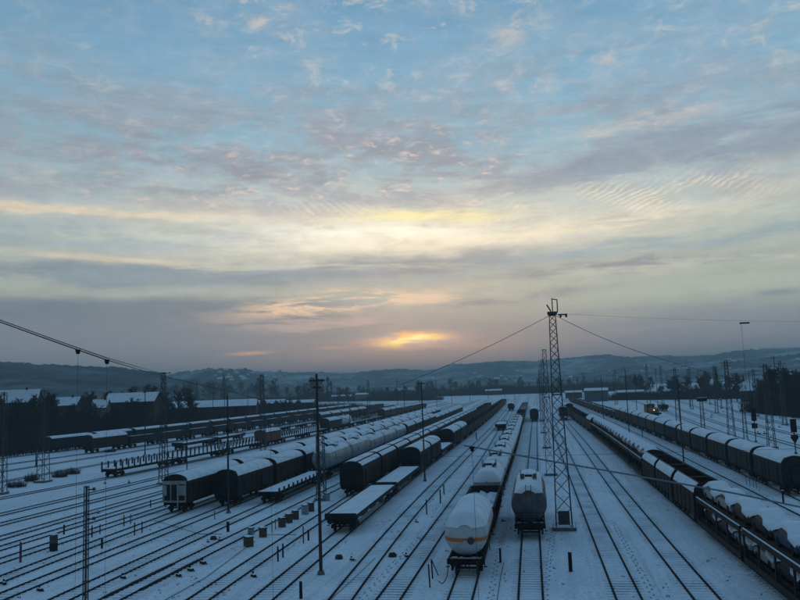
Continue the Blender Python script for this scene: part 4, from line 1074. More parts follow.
pole(228.5, 513, 399, 'dark pole with a small box half-way up, beside the second pale-roofed covered wagon', .14, .08, [(.70, -.3, .3)], box=(.70, .3, .5))
pole(145, 455, 392, 'lamp pole with a flat pale head in front of the dark wood, left', .14, .09, lamp=1.4, cat='lamp pole', name='lamp_pole')
pole(187, 475, 425, 'thin pole between the posted flat wagons and the snowy roofs', .09, .06, [(.9, -.3, .3)])
pole(425, 481, 384, 'thin pole with a small crossarm beside the covered wagon with the pale side panel', .12, .07, [(.98, -.5, .5)])
pole(629.5, 437, 369, 'thin pole with an arm pointing left, between the two right-hand trains', .12, .08, [(.87, -1.5, .2)])
pole(684, 465, 380, 'plain pole in the gap between the hopper wagons and the grey-green train', .11, .07)
pole(604, 423, 377, 'thin far pole between the right-hand trains', .12, .08)
pole(350.5, 443, 405, 'slim pole among the snowy roofs right of the short lattice post', .1, .07)
pole(374, 442, 420, 'short slim pole among the snowy roofs left of centre', .1, .07)
pole(778, 405, 357, 'pole with a forked top rising out of the dark wood at right', .2, .14, [(.97, -1.2, 1.2)])
pole(36, 467, 446, 'short dark post on the snow at far left', .14, .12)
fp = [(452, 404, 386), (437, 408, 380), (398, 412, 378), (470, 401, 380), (488, 399, 382), (505, 397, 381), (596, 401, 378), (615, 405, 374), (637, 411, 372), (658, 405, 368), (690, 407, 370), (710, 405, 372),
      (722, 408, 378), (752, 411, 372), (405, 419, 384), (338, 415, 388), (299, 409, 386), (290, 432, 398), (225, 430, 390), (213, 430, 392), (248, 425, 388), (575, 403, 376), (585, 399, 374), (622, 398, 376), (668, 399, 373), (700, 399, 371), (515, 400, 384)]
for i, (x, y, t_) in enumerate(fp):
    side = 'left of' if x < 540 else 'right of'
    pole(x, y, t_, 'distant thin overhead-line pole ' + side + ' the row of lattice masts', .13, .09, [(.95, -.9, .9)] if i % 2 else [(.88, -.2, 1.6)], group='distant poles ' + side + ' the lattice masts')

# signals
def signal(bx, by, ty, label, lower):
    b = G(bx, by); h = (by - ty) / 760 * b.dot(f0); root = empty('railway_signal', b, R(10), label, 'signal')
    m = MB().tube((0, 0, -.1), (0, 0, h * .9), .09, 8); obj('post', m.mesh('post', M_pole), root)
    m = MB().box(-.42, .42, -.2, .2, h * .62, h); hi = obj('signal_head', m.mesh('signal_head', M_dark), root)
    for k in range(3):
        m = MB().tube((0, -.32, h * (.70 + .1 * k)), (0, -.2, h * (.70 + .1 * k)), .12, 10); obj('lens_hood', m.mesh('lens_hood', M_dark), hi)
    m = MB()
    if lower == 'tri': m.prism([(0, h * .30), (.62, h * .47), (.45, h * .55), (-.45, h * .55), (-.62, h * .47)], -.16, .1)
    else: m.box(-.5, .5, -.15, .15, h * .40, h * .55)
    obj('speed_indicator', m.mesh('speed_indicator', M_dark), root)
    m = MB().tube((0, 0, -.1), (0, 0, .3), .25, 8); obj('foot', m.mesh('foot', M_conc), root)
signal(756, 442, 409, 'dark light signal left of the lattice mast between two signals', 'box')
signal(796, 454, 420, 'larger dark light signal with pointed lower board at the right edge', 'tri')
b = G(721, 409); rs = empty('small_signal', b, 0, 'small signal showing a red light on the far right tracks', 'signal')
m = MB().tube((0, 0, 0), (0, 0, 3.4), .08); obj('post', m.mesh('post', M_pole), rs); m = MB().box(-.3, .3, -.15, .15, 3.3, 4.2); obj('signal_head', m.mesh('signal_head', M_dark), rs)
m = MB().tube((0, -.25, 3.9), (0, -.16, 3.9), .14, 10); obj('red_lamp', m.mesh('red_lamp', M_red), rs)

# ------------------------------------------------------------------ small trackside things
def post(bx, by, ty, label, r_=.09, M=None, cap_=True, bend=0, name='marker_post', cat='post', group=None, sq=False):
    b = G(bx, by); h = max(.35, (by - ty) / 760 * b.dot(f0)); root = empty(name, b, random.uniform(-.4, .4), label, cat, group)
    m = MB()
    if sq: m.cb(0, 0, h / 2 - .05, r_ * 2, r_ * 2, h + .1)
    else: m.tube((0, 0, -.1), (bend * h, 0, h), r_, 7, r_ * .9)
    obj('shaft', m.mesh('shaft', M or M_dark), root)
    m = MB().tube((bend * h, 0, h), (bend * h, 0, h + .06), r_ * 1.25, 7, r_ * .5); obj('snow_cap', m.mesh('snow_cap', M_snow), root)
    return root
M_redpost = mat('faded_red_paint', (.12, .045, .045), .8)
post(20.5, 562, 543, 'reddish post with a pale collar near the left edge, on the snow', .10, M_redpost)
post(64, 534, 525, 'dark short post beyond the ladder-like lattice post, left', .09)
post(102, 548, 538, 'short post right of the ladder-like lattice post, with a smaller stub', .10)
post(92, 537, 526, 'thin post with a side arm just right of the ladder-like lattice post', .07)
post(100, 534, 524.5, 'thin post carrying a tilted sign beside the armed post', .05)
post(124, 526, 515.5, 'left one of two thin posts in front of the pale-ended wagon', .06)
post(130.5, 524, 514.5, 'right one of two thin posts in front of the pale-ended wagon', .05)
post(134.5, 535, 523, 'slim post left below the pale-ended wagon', .06)
post(142, 532.5, 522, 'slim post with a T top below the pale-ended wagon', .06)
post(150.5, 507, 500, 'stub post by the left corner of the pale-ended wagon', .07)
post(214.7, 519, 511, 'pale slim post below the second covered wagon', .06, M_conc)
post(228, 531.5, 522, 'short dark square post left of the cabinets row', .10, sq=True)
post(272, 532, 521, 'slim pale post left of the ochre cabinets', .05, M_conc)
post(275.5, 529, 519, 'slim pale post nearest the ochre cabinets', .05, M_conc)
post(303.5, 543, 527, 'taller slim post beyond the T-shaped pole foot, left one', .06, M_redpost)
post(308.5, 540, 530, 'dark double post right of the taller slim post', .09)
post(278, 561, 547, 'left of two posts standing left of the T-shaped pole', .07)
post(283, 557, 544, 'right of two posts standing left of the T-shaped pole, with a stay', .07)
post(301, 598, 582, 'dark squat post at the bottom edge near the T-shaped pole', .11)
post(426.7, 514, 500, 'thin post between the two open tracks left of the gas tank wagon', .07)
post(440.5, 503, 490, 'darker nearer post of the pair beside the empty track', .08)
post(444, 494, 484.5, 'farther post of the pair beside the empty track', .08)
post(500.5, 562, 548.5, 'dark post on the snow between the two nearest tank wagons', .09)
post(570.7, 571, 553, 'thick dark square post on the snow below the tallest mast', .12, sq=True)
post(476.5, 439.5, 433, 'tiny post beside the empty track far down', .12)
post(604.5, 434, 424, 'tiny post between the right-hand trains', .09)
post(642.5, 437, 430, 'small post by the grey-green train', .09)
for x, y in ((746.5, 484), (750, 485.5), (753.5, 486.5), (756.5, 488)):
    post(x, y, y - 8.5, 'one of four thin stakes below the grey-green wagons', .035, group='four thin stakes by the grey-green train', M=M_redpost)
post(783.5, 503, 491, 'stubby dark post below the nearest grey-green wagon', .10)
# buffer-like bent stakes beside the gas tank wagon
b = G(430, 587); r_ = empty('bent_stake_frame', b, 0, 'bent stakes and loose cable on the snow left of the gas tank wagon', 'stake frame')
m = MB().tube((0, 0, -.1), (-.05, 0, 1.45), .05); obj('stake', m.mesh('stake', M_dark), r_)
m = MB().tube((.18, .1, .5), (.15, .1, 1.75), .05); m.tube((.15, .1, 1.75), (.55, .2, .7), .035); obj('stake', m.mesh('stake', M_dark), r_)
m = MB().path([(.55 + .1 * k, .2, .35 - .3 * math.sin(k * .55) + .05 * k) for k in range(7)] + [(1.25, .2, 1.3)], .03); obj('cable', m.mesh('cable', M_dark), r_)
# equipment cabinets
def cabinet(bx, by, w, d, h, M, label, door=True, rz=-.75):
    w *= .85; h *= .9; b = G(bx, by); root = empty('equipment_cabinet', b, rz, label, 'cabinet', 'trackside cabinets')
    m = MB().box(-w / 2, w / 2, -d / 2, d / 2, -.05, h); obj('body', m.mesh('body', M), root)
    m = MB().box(-w / 2 - .05, w / 2 + .05, -d / 2 - .05, d / 2 + .05, h, h + .06); li = obj('lid', m.mesh('lid', M_dark), root)
    s = heap(w / 2 + .03, -d / 2 - .03, d / 2 + .03, h + .065, .015, bx, 2, .07); obj('snow_cover', s.mesh('snow_cover', M_snow, True), li)
    m = MB().box(-w / 2 + .08, w / 2 - .08, -d / 2 - .035, -d / 2 - .005, .15, h - .1); dd = obj('door', m.mesh('door', M), root)
    m = MB().box(w / 2 - .2, w / 2 - .15, -d / 2 - .07, -d / 2 - .037, h * .5, h * .6); obj('handle', m.mesh('handle', M_dark), dd)
cabinet(248.5, 546, 1.0, .55, .85, M_cab2, 'ochre and dark cabinet at the near end of the cabinet row')
cabinet(251, 534, .65, .4, .6, M_cab1, 'small grey cabinet just behind the near end of the cabinet row')
cabinet(263, 536.5, .75, .5, .85, M_cab2, 'ochre cabinet after the near small grey one')
cabinet(282, 526.5, .75, .5, .9, M_cab2, 'ochre cabinet right of the two slim pale posts')
cabinet(289, 522.5, .7, .5, .9, M_cab2, 'dark ochre cabinet between two others in the row')
cabinet(295.5, 519, .7, .5, .9, M_cab2, 'third ochre cabinet before the pale cabinet')
cabinet(305, 514, .85, .5, 1.0, M_white, 'pale cabinet near the foot of the short lattice post')
cabinet(311, 511, .7, .5, .95, M_cab2, 'ochre cabinet at the far end of the row')
cabinet(327, 500.5, .7, .5, .9, M_white, 'small pale cabinet beside the short lattice post')
b = G(53.5, 550.5); r_ = empty('relay_box', b, -.4, 'upright trackside box with pale top half, left of the ladder-like post', 'cabinet')
m = MB().box(-.28, .28, -.22, .22, -.05, .62); obj('lower_case', m.mesh('lower_case', M_dark), r_)
m = MB().box(-.28, .28, -.22, .22, .625, 1.35); obj('upper_case', m.mesh('upper_case', M_steel), r_)
m = MB().box(-.3, .3, -.24, .24, 1.355, 1.43); obj('snow_cover', m.mesh('snow_cover', M_snow), r_)
# dark domed lids lying on the snow
def dome(bx, by, r_, label, M=None):
    b = G(bx, by); root = empty('domed_cover', b, 0, label, 'domed cover')
    m = MB(); n = 14; pr = [(r_ * math.cos(R(a)), r_ * math.sin(R(a))) for a in range(0, 91, 15)]; vs = []
    for rr, z in pr: vs += [(rr * math.cos(2 * math.pi * i / n), rr * .7 * math.sin(2 * math.pi * i / n), z * 1.1) for i in range(n)]
    m.add(vs, [(j * n + i, j * n + (i + 1) % n, (j + 1) * n + (i + 1) % n, (j + 1) * n + i) for j in range(len(pr) - 1) for i in range(n)]); obj('shell', m.mesh('shell', M or mat('brown_cover_paint', (.045, .035, .035), .8), True), root)
    m = MB(); vs = []
    pr = [(r_ * .8 * math.cos(R(a)), r_ * 1.02 * (.55 + .45 * math.sin(R(a)))) for a in (0, 30, 60, 90)]
    m = MB().tube((0, .05, r_ * 1.0), (0, .05, r_ * 1.16), r_ * .55, 10, r_ * .2); obj('snow_cap', m.mesh('snow_cap', M_snow), root)
dome(339, 558.5, .33, 'left dark domed cover on the snow right of the T-shaped pole foot')
dome(392.5, 556.5, .34, 'right dark domed cover on the snow between the two open tracks')
dome(213.5, 539.5, .34, 'dark domed cover left of the cabinet row')
# point machines, lamps and debris half buried in snow
def pmach(bx, by, sz, label, group=None):
    b = G(bx, by); root = empty('point_machine', b, random.uniform(-.9, -.4), label, 'point machine', group)
    m = MB().prism([(-sz, 0), (sz, 0), (sz * .8, sz * .55), (-sz * .8, sz * .55)], -sz * .45, sz * .45); obj('casing', m.mesh('casing', M_dark), root)
    m = MB().tube((sz * .2, 0, sz * .3), (sz * 1.9, 0, sz * .12), .04); obj('rod', m.mesh('rod', M_dark), root)
    m = MB().tube((-sz * .3, 0, sz * .5), (-sz * .3, 0, sz * 1.2), .05, 6); m.cb(-sz * .3, 0, sz * 1.2, sz * .7, .08, sz * .4); obj('lever', m.mesh('lever', M_dark), root)
    s = heap(sz * .7, -sz * .4, sz * .4, sz * .57, .02, bx, 2, .05); obj('snow_cover', s.mesh('snow_cover', M_snow, True), root)
pm = [(40, 590.5, .26, 'near the bottom left edge, left of the ladder-like lattice post'), (123, 578, .24, 'above the bare switch blades'), (178.5, 576, .26, 'nearest one right below the bare switch blades'), (190.5, 570.5, .28, 'second one below the bare switch blades'),
      (203, 563.5, .30, 'with a long crossbar beyond the bare switch blades'), (220, 540.5, .22, 'just right of the domed cover by the cabinets'), (253.5, 576.5, .26, 'alone on the snow left of the bottom posts'), (98, 513, .2, 'small one beside the top of the ladder-like post'),
      (4, 584, .24, 'at the very left edge'), (352, 560, .2, 'right of the left domed cover'), (406.5, 556.5, .2, 'lying beside the rail of the open track'), (416.5, 522, .16, 'small dark lump beside the open track'), (105, 483.5, .3, 'beside the first posted flat wagon'),
      (129, 482.5, .3, 'second one beside the posted flat wagons'), (503, 521, .15, 'tiny lump beside the tank train'), (208, 542, .16, 'low one left of the domed cover')]
for x, y, s_, w in pm: pmach(x, y, s_, 'dark snow-topped point machine ' + w, 'point machines')
rnd = random.Random(5)
for k in range(46):                      # small dark trackside fittings on the far right field
    y = rnd.uniform(401, 436); x = rnd.uniform(max(668, 690 - (y - 400) * 1.0 + 10), 799); xx = x
    if y > 404 + (x - 670) * .36: continue
    pmach(x, y, rnd.uniform(.28, .42), 'one of many small dark trackside fittings scattered on the right-hand snow field', 'fittings on the right-hand snow field')
# dead grass and scattered stones poking through the snow
m = MB(); r4 = random.Random(31)
for k in range(1500):
    y = 42 + 110 * r4.random() ** 1.4; x = r4.uniform(-.78, .42) * y
    if mnoise.noise(Vector((x * .07, y * .05, 2))) < -.05: continue
    for j in range(r4.randint(1, 4)):
        a = r4.uniform(0, 6.28); q = Vector((x + r4.uniform(-.15, .15), y + r4.uniform(-.15, .15), -.03)); h_ = r4.uniform(.05, .16)
        w = Vector((math.cos(a), math.sin(a), 0)) * r4.uniform(.015, .05)
        m.add([q - w, q + w, q + Vector((r4.uniform(-.06, .06), r4.uniform(-.06, .06), h_)), q + Vector((-w.y, w.x, 0)) * 1.3], [(0, 1, 2), (1, 3, 2), (3, 0, 2)])
o = obj('grass', m.mesh('grass', mat('dead_grass', (.09, .085, .075), .95))); o['kind'] = 'stuff'; o['label'] = 'sparse dead grass and stones poking through the yard snow'
# footprints: shallow trodden dents beside the tracks
def trail(pix, step=.62):
    pts = [G(x, y) for x, y in pix]; m = MB(); side = 1
    for a, b in zip(pts[:-1], pts[1:]):
        L = (b - a).length; d = (b - a).normalized(); n = Vector((d.y, -d.x, 0)); k = 0
        while k < L:
            c = a + d * k + n * (.13 * side + r4.uniform(-.05, .05)); side = -side; vs = [c + d * (.15 * math.cos(t)) + n * (.065 * math.sin(t)) for t in (i * math.pi / 4 for i in range(8))]
            m.add([(v.x, v.y, .006) for v in vs], [tuple(range(8))]); k += step * r4.uniform(.85, 1.15)
    return m
m = MB()
for pix in ([(545, 600), (549, 560), (553, 535), (560, 500)], [(490, 600), (497, 560), (510, 505), (520, 470)], [(360, 600), (395, 562), (430, 528), (450, 505)], [(215, 600), (262, 562), (300, 541)], [(100, 545), (170, 540), (240, 550)], [(655, 600), (640, 570), (612, 520)]):
    q = trail(pix); m.add(q.v, q.f)
o = obj('footprints', m.mesh('footprints', mat('trodden_snow', (.26, .32, .38), .95))); o['kind'] = 'stuff'; o['label'] = 'lines of footprints in the yard snow'
# thin snowed-over cable lines
def cable(pix, label, r_=.03, z=.03):
    p = [G(x, y, z) for x, y in pix]; o = obj('trackside_cable', MB().path(p, r_, 4).mesh('trackside_cable', M_dark)); tag(o, label, 'cable')
cable([(165, 600), (205, 578), (240, 552), (255, 541)], 'thin dark cable on the snow running up to the nearest cabinet', .025)
cable([(330, 600), (352, 580), (375, 558)], 'thin dark cable on the snow between the bottom rails', .02)
cable([(497, 600), (501, 575), (504, 562)], 'thin dark wire line in the snow between the tank wagons', .02)
cable([(155, 520.5), (170, 525), (200, 534), (222, 534)], 'thin dark point rod lying across the snow right of the pale-ended wagon', .02)
cable([(266, 534.5), (280, 534.5), (296, 534.5)], 'short thin rod across the snow in front of the ochre cabinets', .025)
for (x, y, w, h_, lab) in ((17, 487, 2.6, 1.2, 'low leafless bush beside the leftmost lattice masts'), (32, 481, 2.2, 1.4, 'rounder leafless bush just left of the lattice mast base'), (60, 477, 2.4, 1.3, 'leafless bush right of the lattice mast base'), (72, 474, 2.6, 1.2, 'right end bush of the row before the posted wagons'), (110, 452, 2.4, .9, 'low bush in the snow below the brown wagon')):
    b = G(x, y); rb = empty('bush', b, 0, lab, 'bush', 'leafless bushes'); m = MB()
    for k in range(260):
        a = random.uniform(0, 6.28); rr = random.random() ** .5 * w / 2 * 1.1; q = Vector((math.cos(a) * rr, math.sin(a) * rr * .7, 0)); e = q * random.uniform(1.0, 1.35) + Vector((random.uniform(-.3, .3), random.uniform(-.3, .3), h_ * (1.2 - rr / w) * random.uniform(.5, 1.05)))
        m.tube(q, e, .025, 3, .008, cap=False)
    obj('twigs', m.mesh('twigs', M_twig), rb)

# ------------------------------------------------------------------ overhead wires
def wire(name, pts, r_, label, cat='overhead wire', group=None, n=4):
    o = obj(name, MB().path(pts, r_, n).mesh(name, M_wire)); tag(o, label, cat, group); return o
def sag(a, b, s, n=16):
    return [a.lerp(b, k / n) - Vector((0, 0, s * 4 * (k / n) * (1 - k / n))) for k in range(n + 1)]
Yn = 25.0
mtop = G(163.5, 484); mtop.z = H + (H / (484 - 393.0)) * (393.0 - 375.5)
cs = empty('cross_span_wire', (0, 0, 0), 0, 'double span wire from the left edge down to the tall mast, with two insulators', 'overhead wire')
left_span = [at(x, y, Yn) for x, y in ((-60, 301), (0, 322), (40, 336.5), (78, 350), (107, 360))] + [mtop]
obj('lower_strand', MB().path(left_span, .022, 5).mesh('lower_strand', M_wire), cs)
obj('upper_strand', MB().path([p + Vector((0, 0, .075)) for p in left_span[:-1]] + [mtop + Vector((0, 0, .35))], .016, 4).mesh('upper_strand', M_wire), cs)
wire('span_wire', [mtop, at(228, 391, mtop.y), at(268, 402, mtop.y)], .03, 'short wire sloping down rightwards from the tall mast behind the pale-ended wagon')
M_cable = mat('pale_cable', (.17, .20, .23), .9)
right_span = [at(x, y, Yn) for x, y in ((464, 445.5), (550, 461), (632, 475), (733, 493), (800, 507), (880, 522))]
cr_ = empty('slack_cable', (0, 0, 0), 0, 'greyish cable crossing in front of the tank train to the right edge', 'cable')
obj('strand', MB().path(right_span, .028, 6).mesh('strand', M_cable), cr_)
obj('stay_wire', MB().path([at(x, y, Yn) for x, y in ((270, 401), (380, 426.5), (464, 445.5))], .004, 4).mesh('stay_wire', M_wire), cr_)
for x, y, par in ((78, 350, cs), (107, 360, cs), (472, 447, cr_)):
    p = at(x, y, Yn); m = MB()
    m.cb(0, 0, -.02, .16, .08, .07); m.lathe_y([(-.05, 0), (-.05, .06), (.05, .06), (.05, 0)], -.09, 8); obj('insulator', m.mesh('insulator', M_dark), par, p)
    m = MB().tube((0, 0, -.1), (0, 0, -(p.z - 5.9)), .006, 4); obj('dropper', m.mesh('dropper', M_wire), par, p)
p = at(270, 401, Yn); obj('dropper', MB().tube((0, 0, 0), (0, 0, -(p.z - 5.9)), .005, 4).mesh('dropper', M_wire), cr_, p)
a = at(-60, 615, Yn); b = at(880, 600, Yn)
top1 = m1 + Vector((0, 0, h1 - .1))
wire('span_wire', sag(top1 + Vector((-.3, 0, 0)), at(400, 385, m1.y), .25), .022, 'thin span wire running down leftwards from the tallest lattice mast')
wire('span_wire', sag(top1 + Vector((.3, 0, 0)), at(652, 356, m1.y), .25), .022, 'thin span wire running down rightwards from the tallest lattice mast')
wire('span_wire', sag(at(652, 356, m1.y), at(860, 400, m1.y), .5), .018, 'continuation of the right span wire above the rightmost tracks')
p0 = m1 + Vector((1.3, 0, h1)); p1 = at(840, 321.5, 78)
wire('feeder_wire', sag(p0, p1, .2), .007, 'faint level wire reaching the right edge from the top of the tallest mast')
p = at(744.5, 323, 78); q = Vector((p.x, p.y, p.z))
hw = empty('hanging_wire', q, 0, 'hanging insulator pair with a thin drop wire at the upper right', 'overhead wire')
obj('insulator', MB().cb(0, 0, 0, .9, .12, .14).mesh('insulator', M_dark), hw); obj('drop', MB().tube((-.3, 0, 0), (-.3, 0, -5.5), .012, 4).mesh('drop', M_wire), hw)
for key, n_ in (('R1', 0), ('R2', 1), ('T2', 2)):
    t = TR[key]; pts = [t.pos(s) + Vector((0, 0, 5.6)) for s in range(60, 300, 12)]
    wire('contact_wire', pts, .008, ['thin contact wire over the track right of the lattice masts', 'thin contact wire over the second track right of the lattice masts', 'thin contact wire over the lone tank wagon track'][n_])
# lower guide wire carried by the tallest mast
lw = [m1 + Vector((x, 0, z)) for x, z in ((-40, 7.0), (-14, 6.6), (0, 6.5), (30, 6.8))]
wire('guide_wire', lw, .012, 'thin guide wire crossing the yard low at the tallest mast')

# ------------------------------------------------------------------ trees
def bare_tree(h, seed, spread=.36, nb=24, tw=.085):
    rnd = random.Random(seed); T = MB(); K = MB()
    lean = Vector((rnd.uniform(-.04, .04), rnd.uniform(-.04, .04), 1)); tr = h * .02 + .05
    T.tube((0, 0, -.3), lean * h * .5, tr, 6, tr * .6); T.tube(lean * h * .5, lean * h * .85, tr * .6, 5, tr * .2)
    def limb(a, d, L, r_, lv):
        b = a + d * L
        K.tube(a, b, r_, 3, r_ * .5, cap=False)
        if lv == 0: return
        for k in range(4 if lv > 1 else 5):
            f = rnd.uniform(.35, 1.0); nd = (d + Vector((rnd.uniform(-.8, .8), rnd.uniform(-.8, .8), rnd.uniform(-.2, .7)))).normalized()
            limb(a + d * L * f, nd, L * rnd.uniform(.4, .65), max(tw * .75, r_ * .5), lv - 1)
    for k in range(nb):
        f = rnd.uniform(.18, .85); a = rnd.uniform(0, 6.28); e = rnd.uniform(.35, 1.1) + f * .4
        d = Vector((math.cos(a) * math.cos(e), math.sin(a) * math.cos(e), math.sin(e)))
        limb(lean * h * f, d, h * spread * (1.15 - f * .75) * rnd.uniform(.7, 1.1), tw * 2.2, 3)
    return T.mesh('trunk', M_bark), K.mesh('crown', M_twig)
def fir(h, seed):
    rnd = random.Random(seed); T = MB().tube((0, 0, -.3), (0, 0, h), h * .018, 5, .03); K = MB()
    n = int(h * 26)
    for k in range(n):
        f = (k / n) ** 1.0; z = h * (.10 + .88 * f); L = h * .19 * (1 - f) * rnd.uniform(.6, 1.15) + .25; a = k * 2.4 + rnd.uniform(-.3, .3)
        q = Vector((math.cos(a), math.sin(a), 0)); w = Vector((-q.y, q.x, 0)) * (L * .28)
        b = Vector((0, 0, z)); tip = b + q * L + Vector((0, 0, -L * .35)); mid = b + q * L * .55 + Vector((0, 0, -L * .10))
        K.add([b, mid + w, tip, mid - w, mid + Vector((0, 0, .12))], [(0, 1, 4), (1, 2, 4), (2, 3, 4), (3, 0, 4)])
    return T.mesh('trunk', M_bark), K.mesh('crown', M_fir)
VAR = [bare_tree(11, s) for s in range(5)]; POP = [bare_tree(18, 40 + s, .13, 34) for s in range(2)]; FIRS = [fir(12, 60 + s) for s in range(3)]
def tree(p, scale, v, label, group, name='bare_tree', zs=1.0):
    root = empty(name, p, random.uniform(0, 6.28), label, 'tree', group)
    a = obj('trunk', v[0], root); b = obj('crown', v[1], root)
    root.scale = (scale, scale, scale * zs); return root
rnd = random.Random(77)
# bank on the left: dense leafless wood behind the last track
LB = TR['L19']
def bank_z(off, q=1.0): u = min(1, max(0, (off - 9) / 45)); return 5.0 * u * u * (3 - 2 * u) * q
def bank_pt(s_, off):
    p = LB.pos(s_); d = (LB.pos(s_ + 2) - LB.pos(s_ - 2)).normalized(); q = min(1, max(0, (330 - s_) / 160))
    v = p - Vector((d.y, -d.x, 0)) * off; v.z = bank_z(off, q); return v
offs = [5, 8, 12, 18, 25, 33, 42, 52, 70, 110, 180, 300, 500]
vs = []; ns = 60
for i in range(ns + 1):
    for o_ in offs:
        v = bank_pt(3 + (LB.s[-1] - 30) * i / ns, o_); v.z += .45 * mnoise.noise(v * .12) * (o_ > 8) - (.35 if o_ == 5 else 0) + .02; vs.append(v)
M_floor = mat('wood_floor_brush', (.030, .028, .032), 1.0, (.07, .08, .09), .25, lo=.5, hi=.75)
m = MB(); k_ = len(offs); m.add(vs, [(i * k_ + j, (i + 1) * k_ + j, (i + 1) * k_ + j + 1, i * k_ + j + 1) for i in range(ns) for j in range(k_ - 1)])
struct('wooded_bank', m.mesh('wooded_bank', M_floor, True))
def px_of(p):
    v = p - Vector((0, 0, H)); return 400 + 760 * v.dot(rt) / v.dot(fw), 300 - 760 * v.dot(up) / v.dot(fw)
LANDS = [(20, ', below the gabled brick house'), (62, ', below the small snow-roofed house'), (100, ', below the tiny house'), (140, ', below the long bright roof'), (170, ', beside the tall mast'), (205, ', under the left end of the shed'), (245, ', under the right end of the shed')]
def land(x): return min(LANDS, key=lambda q: abs(q[0] - x))[1]
LAND2 = [(190, 'behind the left end of the long shed'), (225, 'behind the long shed'), (260, 'behind the box-bearing lattice mast'), (300, 'left of the three poplars'), (345, 'right of the three poplars'), (390, 'beyond the far lattice mast'), (430, 'left of the station building'), (455, 'behind the station building'), (490, 'behind the pale building'), (530, 'beyond the row of lattice masts'),
         (575, 'behind the low brick shed'), (597, 'behind the blue-grey factory shed'), (630, 'behind the reddish long building'), (670, 'behind the reddish shed'), (700, 'around the slim tower'), (735, 'left of the house with the broad snowy roof'), (770, 'behind the left part of the edge clump'), (800, 'at the very right edge')]
def land2(x): return min(LAND2, key=lambda q: abs(q[0] - x))[1]
for k in range(125):
    s_ = rnd.uniform(3, 330); off = rnd.uniform(28, 66) if k % 4 else rnd.uniform(8, 28); p = bank_pt(s_, off)
    x, y = px_of(p)
    if x > 300: continue
    hh = rnd.uniform(6.5, 10.5) if x < 172 else rnd.uniform(5, 7.5)
    if ((130 < x < 172 or 178 < x < 200) and rnd.random() < .6) or (x < 172 and rnd.random() < .22): hh = rnd.uniform(8, 12)
    sec = 'at the far left' if x < 85 else ('in the middle of the wood, behind the tall mast' if x < 175 else 'in front of the long snow-roofed shed')
    tree(p - Vector((0, 0, .2)), hh / 11.0, rnd.choice(VAR), 'dark leafless tree in the dense left wood' + land(x), 'leafless wood trees' + land(x))
def clump(name, pts, label_kind, M, dens=900, hgt=4, rad=6, w=.05):
    m = MB(); r2 = random.Random(len(pts))
    for p in pts:
        for k in range(dens):
            a = r2.uniform(0, 6.28); rr = r2.random() ** .5 * rad; q = Vector((p.x + math.cos(a) * rr, p.y + math.sin(a) * rr, p.z - .2))
            h_ = r2.uniform(.3, 1) * hgt * (.75 + .5 * mnoise.noise(Vector((p.x * .05, p.y * .05, 0)))); e = q + Vector((r2.uniform(-1, 1), r2.uniform(-1, 1), h_))
            m.add([q + Vector((-w, 0, 0)), q + Vector((w, 0, 0)), e], [(0, 1, 2)])
            g_ = q.lerp(e, r2.uniform(.3, .7)); t_ = Vector((r2.uniform(-1, 1), r2.uniform(-1, 1), h_ * .35))
            m.add([g_, g_ + Vector((0, 0, w * 2.2)), g_ + t_], [(0, 1, 2)])
    o = obj(name, m.mesh(name, M)); o['kind'] = 'stuff'; o['label'] = label_kind; o['category'] = 'undergrowth'; return o
pts = [bank_pt(s_, off) for s_ in range(3, 340, 8) for off in (8, 16, 26, 38, 50, 62)]
clump('undergrowth', pts, 'dark tangled brushwood covering the bank behind the backmost train', M_twig, 210, 6.4, 7.5, .09)
pts = [G(x, 402 - (x - 270) * .012) for x in range(262, 436, 7)]
clump('undergrowth', pts, 'dark brushwood beyond the rows of roofs left of centre', M_twig, 420, 8, 12, .16)

# trees behind: middle distance, left of centre
for k in range(50):
    x = rnd.uniform(165, 420); base = rnd.uniform(398, 405) - (x - 165) * .012; p = G(x, base)
    ty = rnd.uniform(379, 391) if 180 < x < 325 else rnd.uniform(384, 392)
    hh = (base - ty) / 760 * p.dot(f0); v = rnd.choice(VAR)
    tree(p, hh / 11.0, v, 'leafless tree in the dark belt ' + land2(x), 'leafless belt trees ' + land2(x))
for x, ty in ((322, 376), (327.5, 374.5), (331, 379)):
    p = G(x, 400); tree(p, (400 - ty) / 760 * p.dot(f0) / 18, POP[x % 2 if isinstance(x, int) else 0], {322: 'left slender tall poplar of the close group of three', 327.5: 'tallest middle poplar of the close group of three', 331: 'right smallest poplar of the close group of three'}[x], 'three slender poplars', 'poplar_tree')
for x, base, ty, lab in ((224, 404, 374, 'tall dark conifer in front of the left hills'), (197, 405, 382, 'dark conifer left of the tall one'), (184, 406, 381, 'broad dark conifer behind the wood, leftmost of the conifers')):
    p = G(x, base); tree(p, (base - ty) / 760 * p.dot(f0) / 12, FIRS[0], lab, 'conifers behind the left wood', 'conifer_tree')
for k in range(52):
    x = rnd.uniform(415, 640); base = rnd.uniform(392.5, 396) - (x - 415) * .030; p = G(x, base); ty = rnd.uniform(380, 388) - (x - 415) * .02
    hh = (base - ty) / 760 * p.dot(f0)
    tree(p, hh / 11.0, rnd.choice(VAR), 'leafless tree in the dark belt ' + land2(x), 'leafless belt trees ' + land2(x))
for k in range(32):
    x = rnd.uniform(625, 760); base = rnd.uniform(390, 398) + (x - 625) * .045; p = G(x, base); ty = rnd.uniform(376, 386)
    hh = (base - ty) / 760 * p.dot(f0)
    tree(p, hh / 11.0, rnd.choice(VAR), 'leafless tree in the dark belt ' + land2(x), 'leafless belt trees ' + land2(x))
